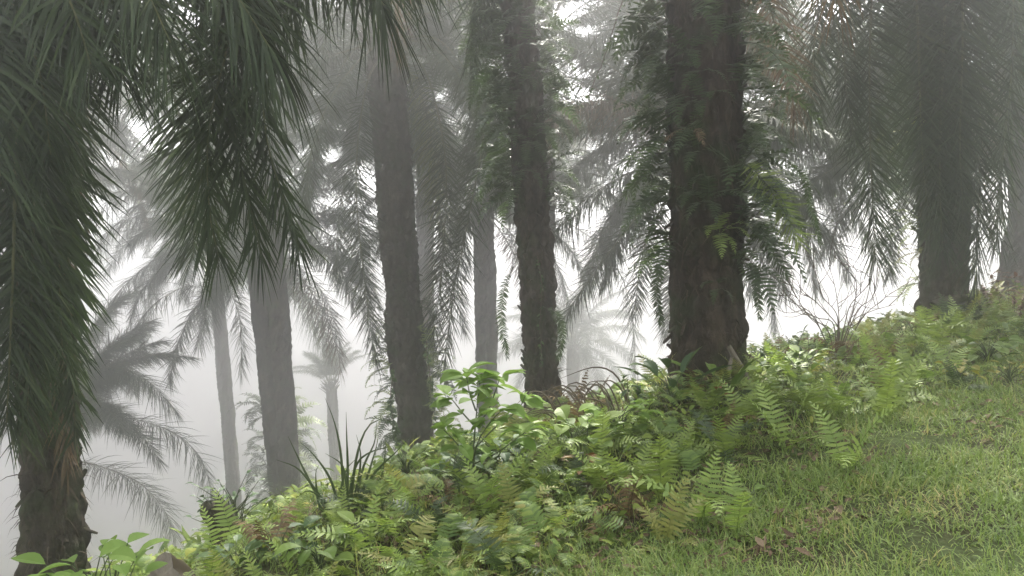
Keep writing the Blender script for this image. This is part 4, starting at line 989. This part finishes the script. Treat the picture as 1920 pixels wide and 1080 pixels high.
# ------------------------------------------------------------------ grass, undergrowth, litter: nobody could count them
rg = np.random.default_rng(21)
def veg_edge(a): return -2.1 - .22 * np.sin(a * 1.3) - .2 * np.sin(a * 3.1 + 1)
def scatter(n, dmin, dmax, smin, smax, azw=56):
    d = dmin + (dmax - dmin) * rg.random(n) ** 1.15; az = np.radians(rg.uniform(-azw, azw, n))
    x, y = d * np.sin(az), d * np.cos(az); a, s = to_as(x, y)
    k = (s > smin) & (s < smax)
    return x[k], y[k], a[k], s[k], d[k]
def grass_mesh():
    mb = MB()
    x, y, a, s, d = scatter(420000, 2.3, 17, -5.6, 1.2)
    ve = veg_edge(a); inside = np.clip((s - ve) / .6, 0, 1)
    patch = vnoise(x * 1.6, y * 1.6) * .6 + vnoise(x * 5, y * 5) * .4
    keep = (rg.random(len(x)) < (1 - .86 * inside)) & ((s > -3.9) | (rg.random(len(x)) < np.clip((s + 5.0), 0, .35))) & (rg.random(len(x)) < np.clip(patch * 2.4 - .35, .25, 1))
    x, y, s, d, patch, inside = [q[keep] for q in (x, y, s, d, patch, inside)]
    n = len(x); B = np.stack([x, y, gz(x, y) - .005], 1)
    th = rg.uniform(0, 6.283, n); lean = rg.uniform(.15, 1.15, n)
    D = np.stack([np.cos(th) * lean, np.sin(th) * lean, np.ones(n)], 1)
    S = np.stack([-np.sin(th), np.cos(th), np.zeros(n)], 1) + rg.normal(0, .5, (n, 3)) * [1, 1, .2]
    L = (.026 + .11 * patch ** 1.3 + .05 * inside) * rg.uniform(.55, 1.6, n) * np.clip(1.25 + (s + 4) * .12, .6, 1.4)
    W = (.0014 + .00030 * d) * rg.uniform(.7, 1.4, n)
    mb.add(ribbons(B, D, nrm(S), L, W, rg.uniform(.3, 2.2, n), [1, .9, .6, .08]))
    return mb
tag(grass_mesh().build('grass', [MT['grass']]), 'short tangled grass covering the verge', 'grass', kind='stuff')

def undergrowth():
    mb = MB()
    x, y, a, s, d = scatter(110000, 3.0, 19, -2.5, 2.6)
    ve = veg_edge(a); m = np.clip((s - ve) / .5, 0, 1) * np.clip((1.9 - s) / 1.2, 0, 1)
    clump = vnoise(x * 2.1 + 9, y * 2.1) * .65 + vnoise(x * 6, y * 6 + 3) * .35
    k = rg.random(len(x)) < m * np.clip(clump * 1.7 - .25, .05, 1); x, y, d, s, clump = [q[k] for q in (x, y, d, s, clump)]
    q = rg.random(len(x)) < .62; x, y, d, s, clump = [w_[q] for w_ in (x, y, d, s, clump)]
    n = len(x); hgt = rg.random(n) ** .8 * (.05 + .28 * np.clip(clump - .25, 0, 1)) * np.clip((s + 2.8) / 1.6, .22, 1)
    B = np.stack([x, y, gz(x, y) + hgt], 1)
    th = rg.uniform(0, 6.283, n)
    D = np.stack([np.cos(th), np.sin(th), rg.normal(.25, .45, n)], 1); S = nrm(np.cross(nrm(D), [0, 0, 1.0]) + rg.normal(0, .3, (n, 3)))
    L = (.028 + .07 * rg.random(n) ** 2.2) * (1 + .03 * d); ratio = rg.uniform(.12, .34, n)
    mb.add(ribbons(B, D, S, L, L * ratio, rg.uniform(.1, 1.4, n), [.08, .8, 1, .65, .05], .25))
    # small ferny sprays between them
    xs, ys, a2, s2, d2 = scatter(9000, 3.0, 17, -2.5, 1.8)
    k2 = rg.random(len(xs)) < np.clip((s2 - veg_edge(a2)) / .5, 0, 1) * np.clip(vnoise(xs * 1.3, ys * 1.3 + 50) * 2 - .45, 0, 1); xs, ys, d2 = xs[k2], ys[k2], d2[k2]
    m2 = len(xs); az = rg.uniform(0, 6.283, m2); e = rg.uniform(.25, 1.25, m2); Lf = rg.uniform(.12, .32, m2) * (1 + .02 * d2)
    T0 = np.stack([np.cos(az) * np.cos(e), np.sin(az) * np.cos(e), np.sin(e)], 1); B0 = np.stack([xs, ys, gz(xs, ys) + rg.random(m2) * .12], 1)
    sd = np.stack([-np.sin(az), np.cos(az), 0 * az], 1); sd = nrm(sd + rg.normal(0, .25, sd.shape))
    for jj in range(11):
        t = .15 + .8 * jj / 10; bend = np.array([0, 0, -1.0]) * .45 * t * t
        Pj = B0 + (T0 * t + bend) * Lf[:, None]; Tj = nrm(T0 + np.array([0, 0, -1.0]) * .9 * t)
        ll = Lf * .26 * math.sin(math.pi * min(.97, .25 + .72 * t)) * 1.0
        for sg in (1, -1):
            mb.add(ribbons(Pj, nrm(sd * sg + Tj * .45), Tj, ll * rg.uniform(.8, 1.15, m2), Lf * .024, .35, [.8, 1, .75, .08]), 2)
    # their thin stalks
    q = rg.random(n) < .35; Bq = B[q].copy(); zb = gz(Bq[:, 0], Bq[:, 1]); hq = Bq[:, 2] - zb; Bq[:, 2] = zb - .01
    dq_ = np.stack([rg.normal(0, .15, q.sum()), rg.normal(0, .15, q.sum()), np.ones(q.sum())], 1)
    mb.add(ribbons(Bq, dq_, nrm(rg.normal(0, 1, (q.sum(), 3)) * [1, 1, .1]), hq + .02, np.full(q.sum(), .0022), 0.1, [1, .8, .6]), 1)
    return mb
tag(undergrowth().build('undergrowth', [MT['mix'], MT['stem'], MT['spray']]), 'low tangled leafy undergrowth covering the bank', 'undergrowth', kind='stuff')

def litter():
    x, y, a, s, d = scatter(40000, 3.0, 16, -3.0, 1.5)
    k = rg.random(len(x)) < np.clip(vnoise(x * 1.4 + 30, y * 1.4) * 2.4 - .8, .03, 1); x, y, d = x[k], y[k], d[k]
    n = len(x); B = np.stack([x, y, gz(x, y) + rg.random(n) * .05 + .004], 1); th = rg.uniform(0, 6.283, n)
    D = np.stack([np.cos(th), np.sin(th), rg.normal(.1, .25, n)], 1); S = nrm(np.cross(nrm(D), [0, 0, 1.0]) + rg.normal(0, .35, (n, 3)))
    L = .02 + .08 * rg.random(n) ** 1.8
    return MB().add(ribbons(B, D, S, L, np.minimum(L * rg.uniform(.05, .3, n), .02), rg.uniform(-.6, .8, n), [.3, 1, .8, .1], .2))
tag(litter().build('leaf_litter', [MT['litter']]), 'brown dead leaf litter scattered under the plants', 'leaf litter', kind='stuff')
def slope_cover():
    "rough weeds on the slope below the bank"
    n = 30000; a = rg.uniform(-8, 22, n); s = 2.0 + 14 * rg.random(n) ** 1.7; x, y = to_xy(a, s)
    c = vnoise(x * .8, y * .8); k = rg.random(n) < np.clip(c * 2 - .5, 0, 1); x, y, c = x[k], y[k], c[k]; n = len(x)
    B = np.stack([x, y, gz(x, y) + rg.random(n) * .35 * c], 1); th = rg.uniform(0, 6.283, n)
    D = np.stack([np.cos(th), np.sin(th), rg.normal(.5, .5, n)], 1); S = nrm(np.cross(nrm(D), [0, 0, 1.0]) + rg.normal(0, .3, (n, 3)))
    L = rg.uniform(.08, .3, n)
    return MB().add(ribbons(B, D, S, L, L * rg.uniform(.05, .2, n), rg.uniform(.3, 1.6, n), [.2, 1, .8, .06]))
tag(slope_cover().build('slope_weeds', [MT['mix']]), 'rough weeds covering the slope below the bank', 'weeds', kind='stuff')
#PLANTS-END

# ------------------------------------------------------------------ air, sky, sun
def haze():
    m = bpy.data.materials.new('fog_air'); m.use_nodes = True; nt = m.node_tree; nt.nodes.clear()
    out = nt.nodes.new('ShaderNodeOutputMaterial')
    v = nt.nodes.new('ShaderNodeVolumePrincipled')
    v.inputs['Color'].default_value = (.82, .82, .83, 1)
    v.inputs['Density'].default_value = FOG
    v.inputs['Anisotropy'].default_value = .92
    nt.links.new(v.outputs[0], out.inputs['Volume'])
    x0, x1, y0, y1, z0, z1 = -150, 150, -150, 150, -54.0, 13.0
    V = np.array([(x, y, z) for z in (z0, z1) for y in (y0, y1) for x in (x0, x1)], float)
    Fq = np.array([(0, 2, 3, 1), (4, 5, 7, 6), (0, 1, 5, 4), (2, 6, 7, 3), (0, 4, 6, 2), (1, 3, 7, 5)])
    o = MB().add((V, Fq)).build('haze', [m])
    return tag(o, kind='stuff')
FOG = 0.0178
haze()

SUN_EL, SUN_AZ = R(48), R(12)     # azimuth measured from +Y (the view) towards +X
w = bpy.data.worlds.new('World'); sc.world = w; w.use_nodes = True
nt = w.node_tree; bg = nt.nodes['Background']
sky = nt.nodes.new('ShaderNodeTexSky'); sky.sky_type = 'NISHITA'; sky.sun_disc = False
sky.sun_elevation = SUN_EL; sky.sun_rotation = SUN_AZ
sky.air_density = 1.0; sky.dust_density = 4.0; sky.ozone_density = 1.0
hs = nt.nodes.new('ShaderNodeHueSaturation'); hs.inputs['Saturation'].default_value = .12
nt.links.new(sky.outputs[0], hs.inputs['Color']); nt.links.new(hs.outputs[0], bg.inputs['Color'])
bg.inputs['Strength'].default_value = 0.13
ld = bpy.data.lights.new('sun', 'SUN'); ld.energy = 4.2; ld.angle = R(11); ld.color = (1, .95, .86)
lo = bpy.data.objects.new('sun', ld); COL.objects.link(lo)
dv = Vector((math.sin(SUN_AZ) * math.cos(SUN_EL), math.cos(SUN_AZ) * math.cos(SUN_EL), math.sin(SUN_EL)))
lo.rotation_euler = dv.to_track_quat('Z', 'Y').to_euler(); lo.location = (0, 0, 40)

vs = sc.view_settings; vs.view_transform = 'Standard'; vs.look = 'None'; vs.gamma = 1; vs.use_curve_mapping = False; vs.exposure = 2.42
cy = sc.cycles
cy.volume_bounces = 3; cy.max_bounces = 8; cy.diffuse_bounces = 4; cy.transmission_bounces = 4; cy.transparent_max_bounces = 4
cy.use_denoising = True; cy.denoising_prefilter = 'NONE'; cy.use_adaptive_sampling = False
